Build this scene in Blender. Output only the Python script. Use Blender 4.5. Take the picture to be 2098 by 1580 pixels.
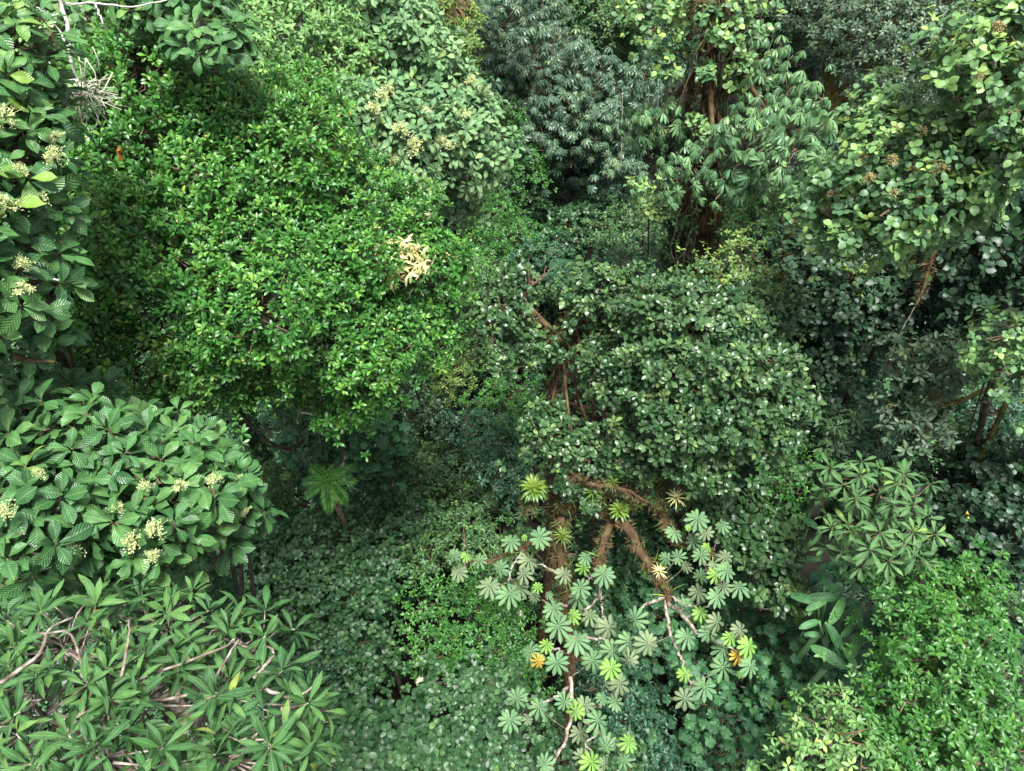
import bpy, math, random
import numpy as np
from mathutils import Vector
R = math.radians
for o in list(bpy.data.objects): bpy.data.objects.remove(o)
SC = bpy.context.scene
COL = SC.collection

# ------------------------------------------------------------------ camera, sky, sun, exposure
CAM_Z, PITCH, FPX = 22.0, R(50), 1527.0           # metres above the forest floor, degrees below level, focal length in px of 2098
cd = bpy.data.cameras.new('camera'); cam = bpy.data.objects.new('camera', cd); COL.objects.link(cam)
cam.location = (0, 0, CAM_Z); cam.rotation_euler = (R(90) - PITCH, 0, 0)
cd.sensor_width = 36; cd.lens = 36 * FPX / 2098; cd.clip_start = 0.1; cd.clip_end = 2000
SC.camera = cam
w = bpy.data.worlds.new('World'); SC.world = w; w.use_nodes = True
nt = w.node_tree; bgn = nt.nodes['Background']
sky = nt.nodes.new('ShaderNodeTexSky'); sky.sky_type = 'NISHITA'; sky.sun_disc = False
SUN_EL, SUN_AZ = R(78), R(160)                     # azimuth from +Y towards +X
sky.sun_elevation = SUN_EL; sky.sun_rotation = SUN_AZ
sky.air_density = 1.0; sky.dust_density = 5.0; sky.ozone_density = 1.0; sky.altitude = 1500
ovc = nt.nodes.new('ShaderNodeHueSaturation'); ovc.inputs['Saturation'].default_value = .3    # a white overcast
nt.links.new(sky.outputs[0], ovc.inputs['Color']); nt.links.new(ovc.outputs[0], bgn.inputs[0]); bgn.inputs[1].default_value = 0.07
sl = bpy.data.lights.new('sun', 'SUN'); so = bpy.data.objects.new('sun', sl); COL.objects.link(so)
sl.energy = 2.8; sl.angle = R(18); sl.color = (1, .98, .95)
sd = Vector((math.sin(SUN_AZ) * math.cos(SUN_EL), math.cos(SUN_AZ) * math.cos(SUN_EL), math.sin(SUN_EL)))
so.rotation_euler = sd.to_track_quat('Z', 'Y').to_euler(); so.location = (0, 0, 60)
SC.view_settings.view_transform = 'Standard'; SC.view_settings.look = 'None'
SC.view_settings.exposure = 2.16; SC.view_settings.gamma = 1
SC.render.engine = 'CYCLES'
cy = SC.cycles; cy.use_denoising = True; cy.max_bounces = 6; cy.diffuse_bounces = 1; cy.glossy_bounces = 2
cy.transmission_bounces = 4; cy.transparent_max_bounces = 4; cy.caustics_reflective = False; cy.caustics_refractive = False

# ------------------------------------------------------------------ helpers: pixels of the photograph to world points
sP, cP = math.sin(PITCH), math.cos(PITCH)
def ray(px, py):
    u, v = (px - 1049) / FPX, -(py - 790) / FPX
    d = np.array([u, cP + v * sP, -sP + v * cP]); return d / np.linalg.norm(d)
EYE = np.array([0, 0, CAM_Z])
def at(px, py, d): return EYE + ray(px, py) * d
def gz(x, y):
    x, y = np.asarray(x, float), np.asarray(y, float)
    z = .2 * np.maximum(0, y - 9) + .42 * np.maximum(0, np.minimum(y, 75) - 25)
    z = z + .35 * np.sin(x * .33 + 1) * np.cos(y * .27) + .15 * np.sin(x * 1.1) * np.sin(y * .9 + 2)
    return z + .12 * np.maximum(0, np.abs(x) - 8)
def lobe(px, py, d, hw, hh, k=.8):
    c = at(px, py, d); r = ray(px, py); s = -r[2]; co = math.sqrt(1 - s * s)
    a = hw * d / FPX; b = hh * d / FPX / math.sqrt(s * s + k * k * co * co)
    return (c, np.array([a, b, k * (a + b) / 2 if k < 1 else k * b]))
def surf(lobes, px, py, d0=None):
    """first point where the ray through a pixel meets the crown"""
    r = ray(px, py); best = None
    for c, q in lobes:
        o = (EYE - c) / q; v = r / q
        A, B, C = v @ v, 2 * o @ v, o @ o - 1
        D = B * B - 4 * A * C
        if D > 0:
            t = (-B - math.sqrt(D)) / (2 * A)
            if best is None or t < best: best = t
    if best is None: best = d0 or min(np.linalg.norm(c - EYE) for c, q in lobes)
    return EYE + r * best
def nrm(v): return v / np.maximum(np.linalg.norm(v, axis=-1, keepdims=True), 1e-9)

# ------------------------------------------------------------------ materials
def new_mat(name):
    m = bpy.data.materials.new(name); m.use_nodes = True
    t = m.node_tree; b = t.nodes['Principled BSDF']; return m, t, b
WARM = np.array([1.07, 1.03, .92])                    # leaves here are a warmer green than first guessed
def leaf_mat(name, dark, mid, light, young, rough=.42, trans=.13, spec=.28, vein=0., side=.45, under=1.35, mpos=.45, lpos=.85, gain=1.):
    dark, mid, light, young = [tuple(np.array(q) * (WARM if q[1] > q[0] and name not in ('cream_flower', 'young_umbrella_leaf', 'golden_leaf') else 1) * gain) for q in (dark, mid, light, young)]
    m, t, b = new_mat(name); N, L = t.nodes, t.links
    a = N.new('ShaderNodeAttribute'); a.attribute_name = 'tint'
    r = N.new('ShaderNodeValToRGB'); e = r.color_ramp.elements
    e[0].position = 0; e[0].color = (*dark, 1); e[1].position = 1; e[1].color = (*young, 1)
    x = e.new(mpos); x.color = (*mid, 1); x = e.new(lpos); x.color = (*light, 1)
    L.new(a.outputs['Fac'], r.inputs[0]); col = r.outputs[0]
    nz = N.new('ShaderNodeTexNoise'); nz.inputs['Scale'].default_value = 14; nz.inputs['Detail'].default_value = 2
    tc = N.new('ShaderNodeTexCoord'); L.new(tc.outputs['Object'], nz.inputs['Vector'])
    mr = N.new('ShaderNodeMapRange'); mr.inputs[1].default_value = .3; mr.inputs[2].default_value = .7; mr.inputs[3].default_value = .72; mr.inputs[4].default_value = 1.28
    L.new(nz.outputs[0], mr.inputs[0])
    hv = N.new('ShaderNodeHueSaturation'); L.new(col, hv.inputs['Color']); L.new(mr.outputs[0], hv.inputs['Value']); col = hv.outputs[0]
    if vein:                                        # pale midrib and side veins from the leaf's own uv
        uv = N.new('ShaderNodeUVMap'); uv.uv_map = 'UVMap'
        sx = N.new('ShaderNodeSeparateXYZ'); L.new(uv.outputs[0], sx.inputs[0])
        def mth(op, p, q=None, c=None):
            n = N.new('ShaderNodeMath'); n.operation = op
            for i, v in enumerate((p, q, c)):
                if v is None: continue
                if isinstance(v, (int, float)): n.inputs[i].default_value = v
                else: L.new(v, n.inputs[i])
            return n.outputs[0]
        ax = mth('ABSOLUTE', sx.outputs[0])
        rib = mth('SUBTRACT', 1, mth('SMOOTHSTEP', ax, .04, .16) if False else mth('MINIMUM', mth('DIVIDE', ax, .13), 1))
        ph = mth('SUBTRACT', mth('MULTIPLY', sx.outputs[1], 9), mth('MULTIPLY', ax, 2.2))
        sv = mth('POWER', mth('ABSOLUTE', mth('SINE', mth('MULTIPLY', ph, 3.1416))), 1.0)
        sv2 = mth('MULTIPLY', mth('SUBTRACT', 1, mth('MINIMUM', mth('DIVIDE', sv, .35), 1)), side)
        f = mth('MULTIPLY', mth('MAXIMUM', rib, sv2), vein)
        mx = N.new('ShaderNodeMix'); mx.data_type = 'RGBA'; L.new(f, mx.inputs[0]); L.new(col, mx.inputs[6])
        mx.inputs[7].default_value = (light[0] * 1.5 + .06, light[1] * 1.3 + .07, light[2] * 1.5 + .03, 1); col = mx.outputs[2]
        bp = N.new('ShaderNodeBump'); bp.inputs['Strength'].default_value = .5; bp.inputs['Distance'].default_value = .008
        L.new(sv, bp.inputs['Height']); L.new(bp.outputs[0], b.inputs['Normal'])
    if vein:                                         # brown blotches and chewed-looking specks
        n2 = N.new('ShaderNodeTexNoise'); n2.inputs['Scale'].default_value = 26; n2.inputs['Detail'].default_value = 3; L.new(tc.outputs['Object'], n2.inputs['Vector'])
        m2 = N.new('ShaderNodeMapRange'); m2.inputs[1].default_value = .66; m2.inputs[2].default_value = .72; m2.inputs[4].default_value = .75; L.new(n2.outputs[0], m2.inputs[0])
        x2 = N.new('ShaderNodeMix'); x2.data_type = 'RGBA'; L.new(m2.outputs[0], x2.inputs[0]); L.new(col, x2.inputs[6]); x2.inputs[7].default_value = (.11, .085, .03, 1); col = x2.outputs[2]
    ge = N.new('ShaderNodeNewGeometry')
    hs = N.new('ShaderNodeHueSaturation'); hs.inputs['Saturation'].default_value = .75; hs.inputs['Value'].default_value = under; L.new(col, hs.inputs['Color'])
    mu = N.new('ShaderNodeMix'); mu.data_type = 'RGBA'; L.new(ge.outputs['Backfacing'], mu.inputs[0]); L.new(col, mu.inputs[6]); L.new(hs.outputs[0], mu.inputs[7])
    L.new(mu.outputs[2], b.inputs['Base Color'])
    b.inputs['Roughness'].default_value = rough; b.inputs['Specular IOR Level'].default_value = spec
    tr = N.new('ShaderNodeBsdfTranslucent')
    ht = N.new('ShaderNodeHueSaturation'); ht.inputs['Hue'].default_value = .475; ht.inputs['Saturation'].default_value = 1.1; ht.inputs['Value'].default_value = 1.7; L.new(col, ht.inputs['Color'])
    L.new(ht.outputs[0], tr.inputs['Color'])
    ms = N.new('ShaderNodeMixShader'); ms.inputs[0].default_value = trans
    L.new(b.outputs[0], ms.inputs[1]); L.new(tr.outputs[0], ms.inputs[2])
    L.new(ms.outputs[0], N['Material Output'].inputs[0]); return m
def rough_mat(name, c1, c2, c3, scale=6, rough=.9, bump=.6):
    m, t, b = new_mat(name); N, L = t.nodes, t.links
    tc = N.new('ShaderNodeTexCoord'); n = N.new('ShaderNodeTexNoise'); n.inputs['Scale'].default_value = scale; n.inputs['Detail'].default_value = 6
    L.new(tc.outputs['Object'], n.inputs['Vector'])
    r = N.new('ShaderNodeValToRGB'); e = r.color_ramp.elements
    e[0].position = .32; e[0].color = (*c1, 1); e[1].position = .68; e[1].color = (*c3, 1); x = e.new(.5); x.color = (*c2, 1)
    L.new(n.outputs[0], r.inputs[0]); L.new(r.outputs[0], b.inputs['Base Color']); b.inputs['Roughness'].default_value = rough
    b.inputs['Specular IOR Level'].default_value = .2
    bp = N.new('ShaderNodeBump'); bp.inputs['Strength'].default_value = bump; bp.inputs['Distance'].default_value = .03
    L.new(n.outputs[0], bp.inputs['Height']); L.new(bp.outputs[0], b.inputs['Normal']); return m

M = {}
M['glossy'] = leaf_mat('glossy_leaf', (.014, .058, .015), (.03, .108, .02), (.076, .18, .032), (.13, .25, .04), rough=.36, trans=.16, spec=.34, gain=1.32)
M['big'] = leaf_mat('large_quilted_leaf', (.025, .085, .035), (.045, .135, .045), (.085, .2, .06), (.16, .28, .05), rough=.34, vein=.45, gain=0.88)
M['lance'] = leaf_mat('lance_leaf', (.022, .075, .03), (.042, .125, .04), (.085, .19, .055), (.2, .26, .06), rough=.42, vein=.55, side=.12, lpos=.9, gain=0.92)
M['pale'] = leaf_mat('pale_small_leaf', (.05, .12, .045), (.085, .18, .06), (.13, .24, .08), (.22, .28, .09), rough=.45, trans=.28, gain=1.3)
M['blue'] = leaf_mat('blue_green_leaf', (.035, .09, .045), (.065, .135, .062), (.11, .19, .085), (.16, .24, .085), rough=.36, vein=.25, gain=1.55)
M['palm'] = leaf_mat('palmate_leaf', (.024, .055, .038), (.045, .085, .055), (.075, .125, .075), (.1, .16, .08), rough=.36, gain=1.3)
M['droop'] = leaf_mat('drooping_palmate_leaf', (.035, .09, .045), (.065, .135, .065), (.11, .2, .09), (.15, .25, .09), rough=.36, gain=1.2)
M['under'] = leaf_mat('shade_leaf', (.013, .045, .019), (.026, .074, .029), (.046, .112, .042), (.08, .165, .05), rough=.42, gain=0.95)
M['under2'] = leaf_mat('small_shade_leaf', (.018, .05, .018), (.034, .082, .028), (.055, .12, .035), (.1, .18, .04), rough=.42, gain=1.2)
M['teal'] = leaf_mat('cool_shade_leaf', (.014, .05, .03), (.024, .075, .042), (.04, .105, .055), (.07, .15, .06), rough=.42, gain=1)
M['lime'] = leaf_mat('bright_small_leaf', (.025, .1, .026), (.045, .155, .034), (.075, .21, .04), (.13, .28, .045), rough=.36, trans=.25, gain=0.84)
M['yel'] = leaf_mat('yellow_green_leaf', (.06, .13, .035), (.1, .18, .045), (.17, .26, .06), (.3, .33, .06), rough=.45, trans=.3)
M['round'] = leaf_mat('round_leaf', (.03, .075, .042), (.065, .135, .055), (.135, .23, .075), (.2, .29, .075), rough=.42, trans=.25, gain=1.38)
M['dull'] = leaf_mat('dull_round_leaf', (.016, .05, .028), (.03, .075, .04), (.05, .11, .05), (.12, .2, .05), rough=.42, lpos=.9, gain=0.7)  # dull leaf, gain cut further to put the slope's shade into its colour
M['leather'] = leaf_mat('leathery_leaf', (.016, .05, .022), (.036, .085, .034), (.07, .135, .052), (.14, .22, .07), rough=.34, trans=.16, spec=.32, gain=1)
M['grey'] = leaf_mat('grey_green_leaf', (.03, .065, .04), (.055, .1, .06), (.095, .15, .085), (.16, .21, .1), rough=.4, gain=1)
M['gunn'] = leaf_mat('broad_lobed_leaf', (.022, .085, .04), (.036, .12, .052), (.055, .16, .06), (.1, .21, .05), rough=.5, gain=0.9)
M['cec'] = leaf_mat('umbrella_leaf', (.065, .145, .08), (.09, .185, .095), (.115, .22, .1), (.15, .27, .11), rough=.5, vein=.5, gain=1.05)
M['cecy'] = leaf_mat('young_umbrella_leaf', (.12, .26, .06), (.15, .3, .06), (.19, .33, .06), (.24, .36, .07), rough=.5, vein=.4)
M['cecp'] = leaf_mat('old_umbrella_leaf', (.075, .125, .075), (.1, .15, .085), (.13, .175, .1), (.17, .2, .12), rough=.55, vein=.5, gain=1.2)
M['ceco'] = leaf_mat('dying_umbrella_leaf', (.3, .2, .03), (.34, .23, .03), (.38, .28, .04), (.36, .18, .03), rough=.55, vein=.3)
M['helic'] = leaf_mat('banana_like_leaf', (.022, .085, .038), (.032, .11, .045), (.05, .14, .05), (.08, .17, .05), rough=.4, vein=.6, gain=1.3)
M['fern'] = leaf_mat('fern_frond', (.07, .2, .04), (.09, .25, .05), (.12, .29, .06), (.15, .32, .07), rough=.5, trans=.3, gain=1.5)
M['gold'] = leaf_mat('golden_leaf', (.42, .42, .16), (.55, .53, .24), (.64, .6, .32), (.7, .66, .4), rough=.5, trans=.3, gain=1.15)
M['brom'] = leaf_mat('bromeliad_leaf', (.06, .14, .03), (.1, .2, .035), (.17, .26, .04), (.3, .12, .05), rough=.35, gain=0.7)
M['red'] = leaf_mat('red_bract', (.5, .03, .03), (.55, .04, .035), (.6, .06, .04), (.6, .08, .05), rough=.5)
M['rust'] = leaf_mat('dead_leaf', (.32, .09, .025), (.38, .12, .03), (.42, .16, .04), (.42, .2, .06), rough=.6)
M['yellow'] = leaf_mat('yellow_leaf', (.5, .38, .03), (.55, .42, .03), (.55, .45, .05), (.55, .45, .08), rough=.5)
M['moss'] = leaf_mat('brown_moss', (.035, .021, .012), (.08, .047, .021), (.1, .08, .032), (.1, .14, .045), rough=.8, trans=.1, spec=.2)
M['gmoss'] = leaf_mat('green_moss', (.035, .035, .014), (.06, .07, .02), (.09, .12, .03), (.15, .19, .045), rough=.8, trans=.1, spec=.2)
M['flower'] = leaf_mat('cream_flower', (.42, .5, .22), (.5, .57, .27), (.58, .63, .34), (.65, .67, .42), rough=.7, trans=.4)
M['tanflower'] = leaf_mat('tan_seed_head', (.24, .2, .08), (.32, .27, .11), (.4, .35, .16), (.46, .42, .22), rough=.7, trans=.2)
M['dark'] = leaf_mat('shade_painted_leaf', (.01, .03, .018), (.018, .045, .026), (.03, .065, .035), (.05, .1, .04))  # shade of the hollow under the grey-green tree, put into the leaf colour
M['berry'] = leaf_mat('pale_bud', (.42, .33, .1), (.5, .4, .14), (.55, .45, .18), (.55, .3, .1), rough=.5, trans=.1)
M['lichen'] = leaf_mat('grey_lichen', (.26, .29, .22), (.34, .37, .29), (.42, .45, .36), (.5, .52, .42), rough=.9, trans=.15, spec=.1)
M['bark'] = rough_mat('grey_brown_bark', (.03, .024, .016), (.055, .045, .03), (.1, .09, .07), 7)
M['mossbark'] = rough_mat('mossy_bark', (.03, .018, .011), (.07, .042, .021), (.09, .08, .032), 9)
M['twig'] = rough_mat('pale_twig_bark', (.07, .055, .04), (.16, .13, .1), (.34, .31, .27), 18)
M['dtwig'] = rough_mat('brown_twig_bark', (.05, .034, .022), (.1, .07, .045), (.17, .13, .09), 11)
M['white'] = rough_mat('bleached_wood', (.28, .26, .23), (.46, .44, .4), (.62, .6, .56), 9)
M['cbark'] = rough_mat('patched_pale_bark', (.07, .04, .02), (.2, .17, .13), (.42, .4, .36), 12)
M['olive'] = rough_mat('olive_mossy_bark', (.05, .045, .015), (.1, .085, .025), (.16, .13, .045), 8)
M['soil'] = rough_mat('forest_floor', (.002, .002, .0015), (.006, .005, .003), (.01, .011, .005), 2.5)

# ------------------------------------------------------------------ mesh building
def link(name, me, mat, parent=None, loc=None):
    o = bpy.data.objects.new(name, me); COL.objects.link(o)
    if mat is not None and not me.materials: me.materials.append(mat)
    if parent is not None: o.parent = parent
    if loc is not None: o.location = loc
    return o
class MB:
    """collects polygons with a tint per vertex and a uv per corner"""
    def __init__(s): s.V, s.I, s.S, s.T, s.U, s.n = [], [], [], [], [], 0
    def add(s, V, idx, sizes, tint, uv):
        s.V.append(V); s.I.append(np.asarray(idx) + s.n); s.S.append(sizes); s.T.append(tint); s.U.append(uv); s.n += len(V)
    def mesh(s, name, origin=(0, 0, 0), smooth=True):
        me = bpy.data.meshes.new(name)
        V = (np.concatenate(s.V) - np.asarray(origin)).astype(np.float32); I = np.concatenate(s.I).astype(np.int32)
        S = np.concatenate(s.S).astype(np.int32); T = np.concatenate(s.T).astype(np.float32); U = np.concatenate(s.U).astype(np.float32)
        me.vertices.add(len(V)); me.vertices.foreach_set('co', V.ravel())
        me.loops.add(len(I)); me.loops.foreach_set('vertex_index', I)
        st = np.zeros(len(S), np.int32); st[1:] = np.cumsum(S)[:-1]
        me.polygons.add(len(S)); me.polygons.foreach_set('loop_start', st); me.polygons.foreach_set('loop_total', S)
        if smooth: me.polygons.foreach_set('use_smooth', np.ones(len(S), bool))
        a = me.attributes.new('tint', 'FLOAT', 'POINT'); a.data.foreach_set('value', T)
        uvl = me.uv_layers.new(name='UVMap'); uvl.data.foreach_set('uv', U.ravel())
        me.update(calc_edges=True); return me
    def obj(s, name, mat, parent=None, origin=None):
        og = origin if origin is not None else (tuple(parent.location) if parent is not None else (0, 0, 0))
        return link(name, s.mesh(name, og), mat, parent)
def prof(kind):
    return {'lobe': lambda s: np.sin(np.pi * s ** 1.75) ** .65 * (.75 + .25 * s), 'obov': lambda s: np.sin(np.pi * s ** 1.55) ** .85, 'nobov': lambda s: np.sin(np.pi * s ** 1.2) ** .9, 'ell': lambda s: np.sin(np.pi * s ** 1.02) ** .9, 'lance': lambda s: np.sin(np.pi * s ** .92) ** 1.0,
            'round': lambda s: np.sin(np.pi * s ** .95) ** .55, 'oblong': lambda s: np.sin(np.pi * s) ** .45, 'blade': lambda s: (1 - s) ** .7 * (s + .25) ** .3}[kind]
def leaf_tpl(kind='obov', hw=.22, nseg=4, fold=.25, bend=.5):
    """a leaf along +Y, length 1, upper side +Z, folded along its midrib and arched"""
    p = prof(kind); ss = np.linspace(0, 1, nseg + 1); V, UV, F = [], [], []; rows = []
    for i, s in enumerate(ss):
        b = max(bend, 1e-3); y = math.sin(b * s) / b; z = -(1 - math.cos(b * s)) / b
        wd = float(np.nan_to_num(p(np.float64(min(max(s, .001), .999))))) * hw
        if i in (0, nseg): rows.append((len(V),)); V.append((0, y, z)); UV.append((0, s))
        else:
            rows.append((len(V), len(V) + 1, len(V) + 2))
            V += [(-wd, y, z + fold * wd), (0, y, z), (wd, y, z + fold * wd)]; UV += [(-1, s), (0, s), (1, s)]
    for a, b in zip(rows[:-1], rows[1:]):
        if len(a) == 1: F += [(a[0], b[1], b[0]), (a[0], b[2], b[1])]
        elif len(b) == 1: F += [(a[0], a[1], b[0]), (a[1], a[2], b[0])]
        else: F += [(a[0], a[1], b[1], b[0]), (a[1], a[2], b[2], b[1])]
    return tpl(V, F, UV)
def tpl(V, F, UV):
    idx = np.array([i for f in F for i in f]); return dict(V=np.array(V, float), I=idx, S=np.array([len(f) for f in F]), U=np.array(UV, float)[idx])
def join_tpl(parts):
    V, I, S, U, n = [], [], [], [], 0
    for t, mat3, off in parts:
        V.append(t['V'] @ mat3 + off); I.append(t['I'] + n); S.append(t['S']); U.append(t['U']); n += len(t['V'])
    return dict(V=np.concatenate(V), I=np.concatenate(I), S=np.concatenate(S), U=np.concatenate(U))
def put(mb, t, P, D, UP, L, tint):
    """copies of template t at points P, along D, upper side towards UP, lengths L"""
    if len(P) == 0: return
    D = nrm(D); X = nrm(np.cross(D, UP)); Z = np.cross(X, D); v = t['V']
    W = P[:, None, :] + L[:, None, None] * (v[None, :, 0:1] * X[:, None] + v[None, :, 1:2] * D[:, None] + v[None, :, 2:3] * Z[:, None])
    n, k = len(P), len(v)
    I = (np.arange(n)[:, None] * k + t['I'][None]).ravel()
    mb.add(W.reshape(-1, 3), I, np.tile(t['S'], n), np.repeat(tint, k), np.tile(t['U'], (n, 1)))
def tube(mb, pts, rad, sides=6, tint=.5):
    pts = np.asarray(pts, float); rad = np.broadcast_to(np.asarray(rad, float), (len(pts),)); n = len(pts)
    tg = nrm(np.gradient(pts, axis=0)); ref = np.array([.31, .83, .46]); a = nrm(np.cross(tg, ref)); b = np.cross(tg, a)
    th = np.arange(sides) * 2 * np.pi / sides
    V = pts[:, None] + rad[:, None, None] * (np.cos(th)[None, :, None] * a[:, None] + np.sin(th)[None, :, None] * b[:, None])
    i = np.arange(n - 1)[:, None] * sides; j = np.arange(sides)[None]; j2 = (j + 1) % sides
    I = np.stack([i + j, i + j2, i + sides + j2, i + sides + j], -1).reshape(-1)
    cap = np.arange(sides)[::-1]; cap2 = np.arange(sides) + (n - 1) * sides
    I = np.concatenate([I, cap, cap2]); S = np.concatenate([np.full((n - 1) * sides, 4), [sides, sides]])
    mb.add(V.reshape(-1, 3), I, S, np.full(n * sides, tint), np.zeros((len(I), 2)))
def curve(ctrl, n=10, wob=0., rng=None):
    """a smooth line through the control points"""
    c = np.asarray(ctrl, float)
    if len(c) == 2: c = np.array([c[0], (c[0] + c[1]) / 2, c[1]])
    e = np.vstack([2 * c[0] - c[1], c, 2 * c[-1] - c[-2]]); out = []
    for i in range(len(c) - 1):
        p0, p1, p2, p3 = e[i:i + 4]; m = max(2, n // (len(c) - 1))
        for t in np.linspace(0, 1, m, endpoint=False):
            out.append(.5 * (2 * p1 + (p2 - p0) * t + (2 * p0 - 5 * p1 + 4 * p2 - p3) * t * t + (3 * p1 - p0 - 3 * p2 + p3) * t ** 3))
    out.append(c[-1]); out = np.array(out)
    if wob and rng is not None: out[1:-1] += rng.normal(0, wob, out[1:-1].shape)
    return out

# ------------------------------------------------------------------ leaf templates and kinds of foliage
T = {}
for b, sfx in ((.25, 0), (.7, 1), (1.15, 2)):
    T['obov', sfx] = leaf_tpl('obov', .2, 4, .3, b); T['obovn', sfx] = leaf_tpl('obov', .18, 4, .35, b); T['obovw', sfx] = leaf_tpl('obov', .245, 5, .22, b); T['lance', sfx] = leaf_tpl('nobov', .12, 5, .3, b * .8)
    T['ell', sfx] = leaf_tpl('ell', .21, 3, .3, b); T['narrow', sfx] = leaf_tpl('obov', .125, 4, .4, b); T['round', sfx] = leaf_tpl('round', .37, 4, .16, b * .8)
    T['tiny', sfx] = leaf_tpl('ell', .24, 2, .25, b * .7); T['blade', sfx] = leaf_tpl('blade', .05, 4, .6, b * 1.5); T['thread', sfx] = leaf_tpl('lance', .07, 2, .2, b * 1.3)
    T['heart', sfx] = leaf_tpl('round', .33, 4, .2, b * .6)
def lobed_tpl(nl=7, depth=.13, m=28, cup=.12, ph=0):
    V, UV, F = [(0, 0, 0)], [(0, .5)], []
    th = np.linspace(-np.pi * .93, np.pi * .93, m)
    for q in (.55, 1.):
        for a in th:
            r = (.5 + .06 * math.cos(a)) * (1 - (depth * abs(math.sin(a * nl / 2 + ph)) ** 1.5 + .03 * math.sin(a * 23) if q == 1 else 0))
            V.append((math.sin(a) * r * q, .0 + math.cos(a) * r * q, -cup * r * q * q + .03 * math.cos(a * nl) * q)); UV.append((q, .5))
    for i in range(m - 1):
        F.append((0, 2 + i, 1 + i)); F.append((1 + i, 2 + i, 2 + m + i, 1 + m + i))
    return tpl(V, F, UV)
for i in range(3): T['lobed', i] = lobed_tpl(7 if i else 5, .17 + .06 * i, 36, .1 + .12 * i, i)
def palmate_tpl(n=10, hw=.16, bend=.5, span=2.85, rear=.62, start=0., seed=0, fold=-.45, kind='lobe', tilt=.12):
    """an umbrella leaf: lobes round a centre, each ridged along its midrib and drooping"""
    rg = np.random.default_rng(seed); parts = []
    for i in range(n):
        a = -span + 2 * span * i / (n - 1) + rg.normal(0, .03); l = (rear + (1 - rear) * (.5 + .5 * math.cos(a))) * rg.uniform(.92, 1.06)
        t = leaf_tpl(kind, hw * rg.uniform(.92, 1.08) / max(l, .3) * .8, 5, fold, bend * rg.uniform(.7, 1.3))
        dip = tilt + rg.normal(0, .06); ca, sa, cd_, s_ = math.cos(a), math.sin(a), math.cos(dip), math.sin(dip)
        rx = np.array([[1, 0, 0], [0, cd_, -s_], [0, s_, cd_]]); rz = np.array([[ca, -sa, 0], [sa, ca, 0], [0, 0, 1]])
        parts.append((dict(t, V=t['V'] * l), rx @ rz, np.array([0, 0, 0])))
    return join_tpl(parts)
CEC = [palmate_tpl(n, .165, b, 2.75, .7, seed=s) for n, b, s in ((10, .5, 1), (9, .75, 2), (11, .4, 3), (10, .9, 4))]
for i, b in enumerate((.5, .9, 1.3)):
    T['palm', i] = palmate_tpl(8, .15, b, 2.6, .72, seed=10 + i, kind='obov', fold=.25, tilt=.25)
    T['droopm', i] = palmate_tpl(9, .135, b, 2.6, .8, seed=20 + i, kind='obov', fold=.3, tilt=.6)
# leaf template, length, leaves per whorl, spread (deg), material, whorls per m2, tufts per m2, tuft radius, upright weight, outward weight
SP = dict(
    glossy=('obovn', .094, 8, 12, 70, 'glossy', 98, 9, .17, .8, .7), big=('obovw', .195, 8, 50, 95, 'big', 19, 19, .06, .8, .7), lance=('lance', .165, 9, 40, 98, 'lance', 17, 17, .06, .7, .8),
    pale=('ell', .1, 6, 45, 95, 'pale', 48, 4, .22, .7, .6), blue=('obovw', .155, 7, 45, 95, 'blue', 32, 6, .18, .6, .8), palm=('palm', .2, 2, 10, 35, 'palm', 13, 4, .3, 1.2, .5),
    droop=('droopm', .23, 1, 5, 25, 'droop', 23, 7, .24, 1.2, .4), under=('heart', .115, 5, 55, 92, 'under', 50, 4, .28, 1., .5), under2=('ell', .09, 6, 50, 92, 'under2', 58, 4, .26, .9, .5),
    dark=('ell', .11, 6, 50, 92, 'dark', 46, 4, .28, .9, .5), teal=('ell', .11, 6, 50, 92, 'teal', 46, 4, .28, .9, .5), lime=('ell', .1, 7, 40, 88, 'lime', 55, 5, .24, .9, .6), yel=('ell', .09, 6, 45, 95, 'yel', 46, 4, .24, .8, .6),
    round=('round', .1, 5, 45, 95, 'round', 66, 7, .17, .7, .7), dull=('round', .115, 5, 50, 95, 'dull', 46, 3.6, .28, .9, .5), leather=('obovw', .12, 8, 25, 82, 'leather', 56, 9, .17, .7, .7),
    grey=('ell', .105, 7, 40, 95, 'grey', 46, 4, .26, .8, .6), gunn=('lobed', .27, 1, 5, 30, 'gunn', 28, 5, .32, 1.6, .25), narrow=('narrow', .24, 11, 60, 100, 'droop', 13, 10, .1, 1., .4),
    whorl=('narrow', .25, 13, 62, 112, 'whorl', 8, 8, .12, 1.1, .45), tiny=('tiny', .09, 7, 40, 95, 'under2', 48, 3, .26, .8, .6), gold=('lance', .15, 5, 50, 110, 'gold', 100, 10, .12, .3, .8))
M['whorl'] = leaf_mat('whorled_leaf', (.03, .085, .035), (.05, .125, .045), (.075, .165, .055), (.17, .27, .05), rough=.45, vein=.5, lpos=.93, gain=0.95)

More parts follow.
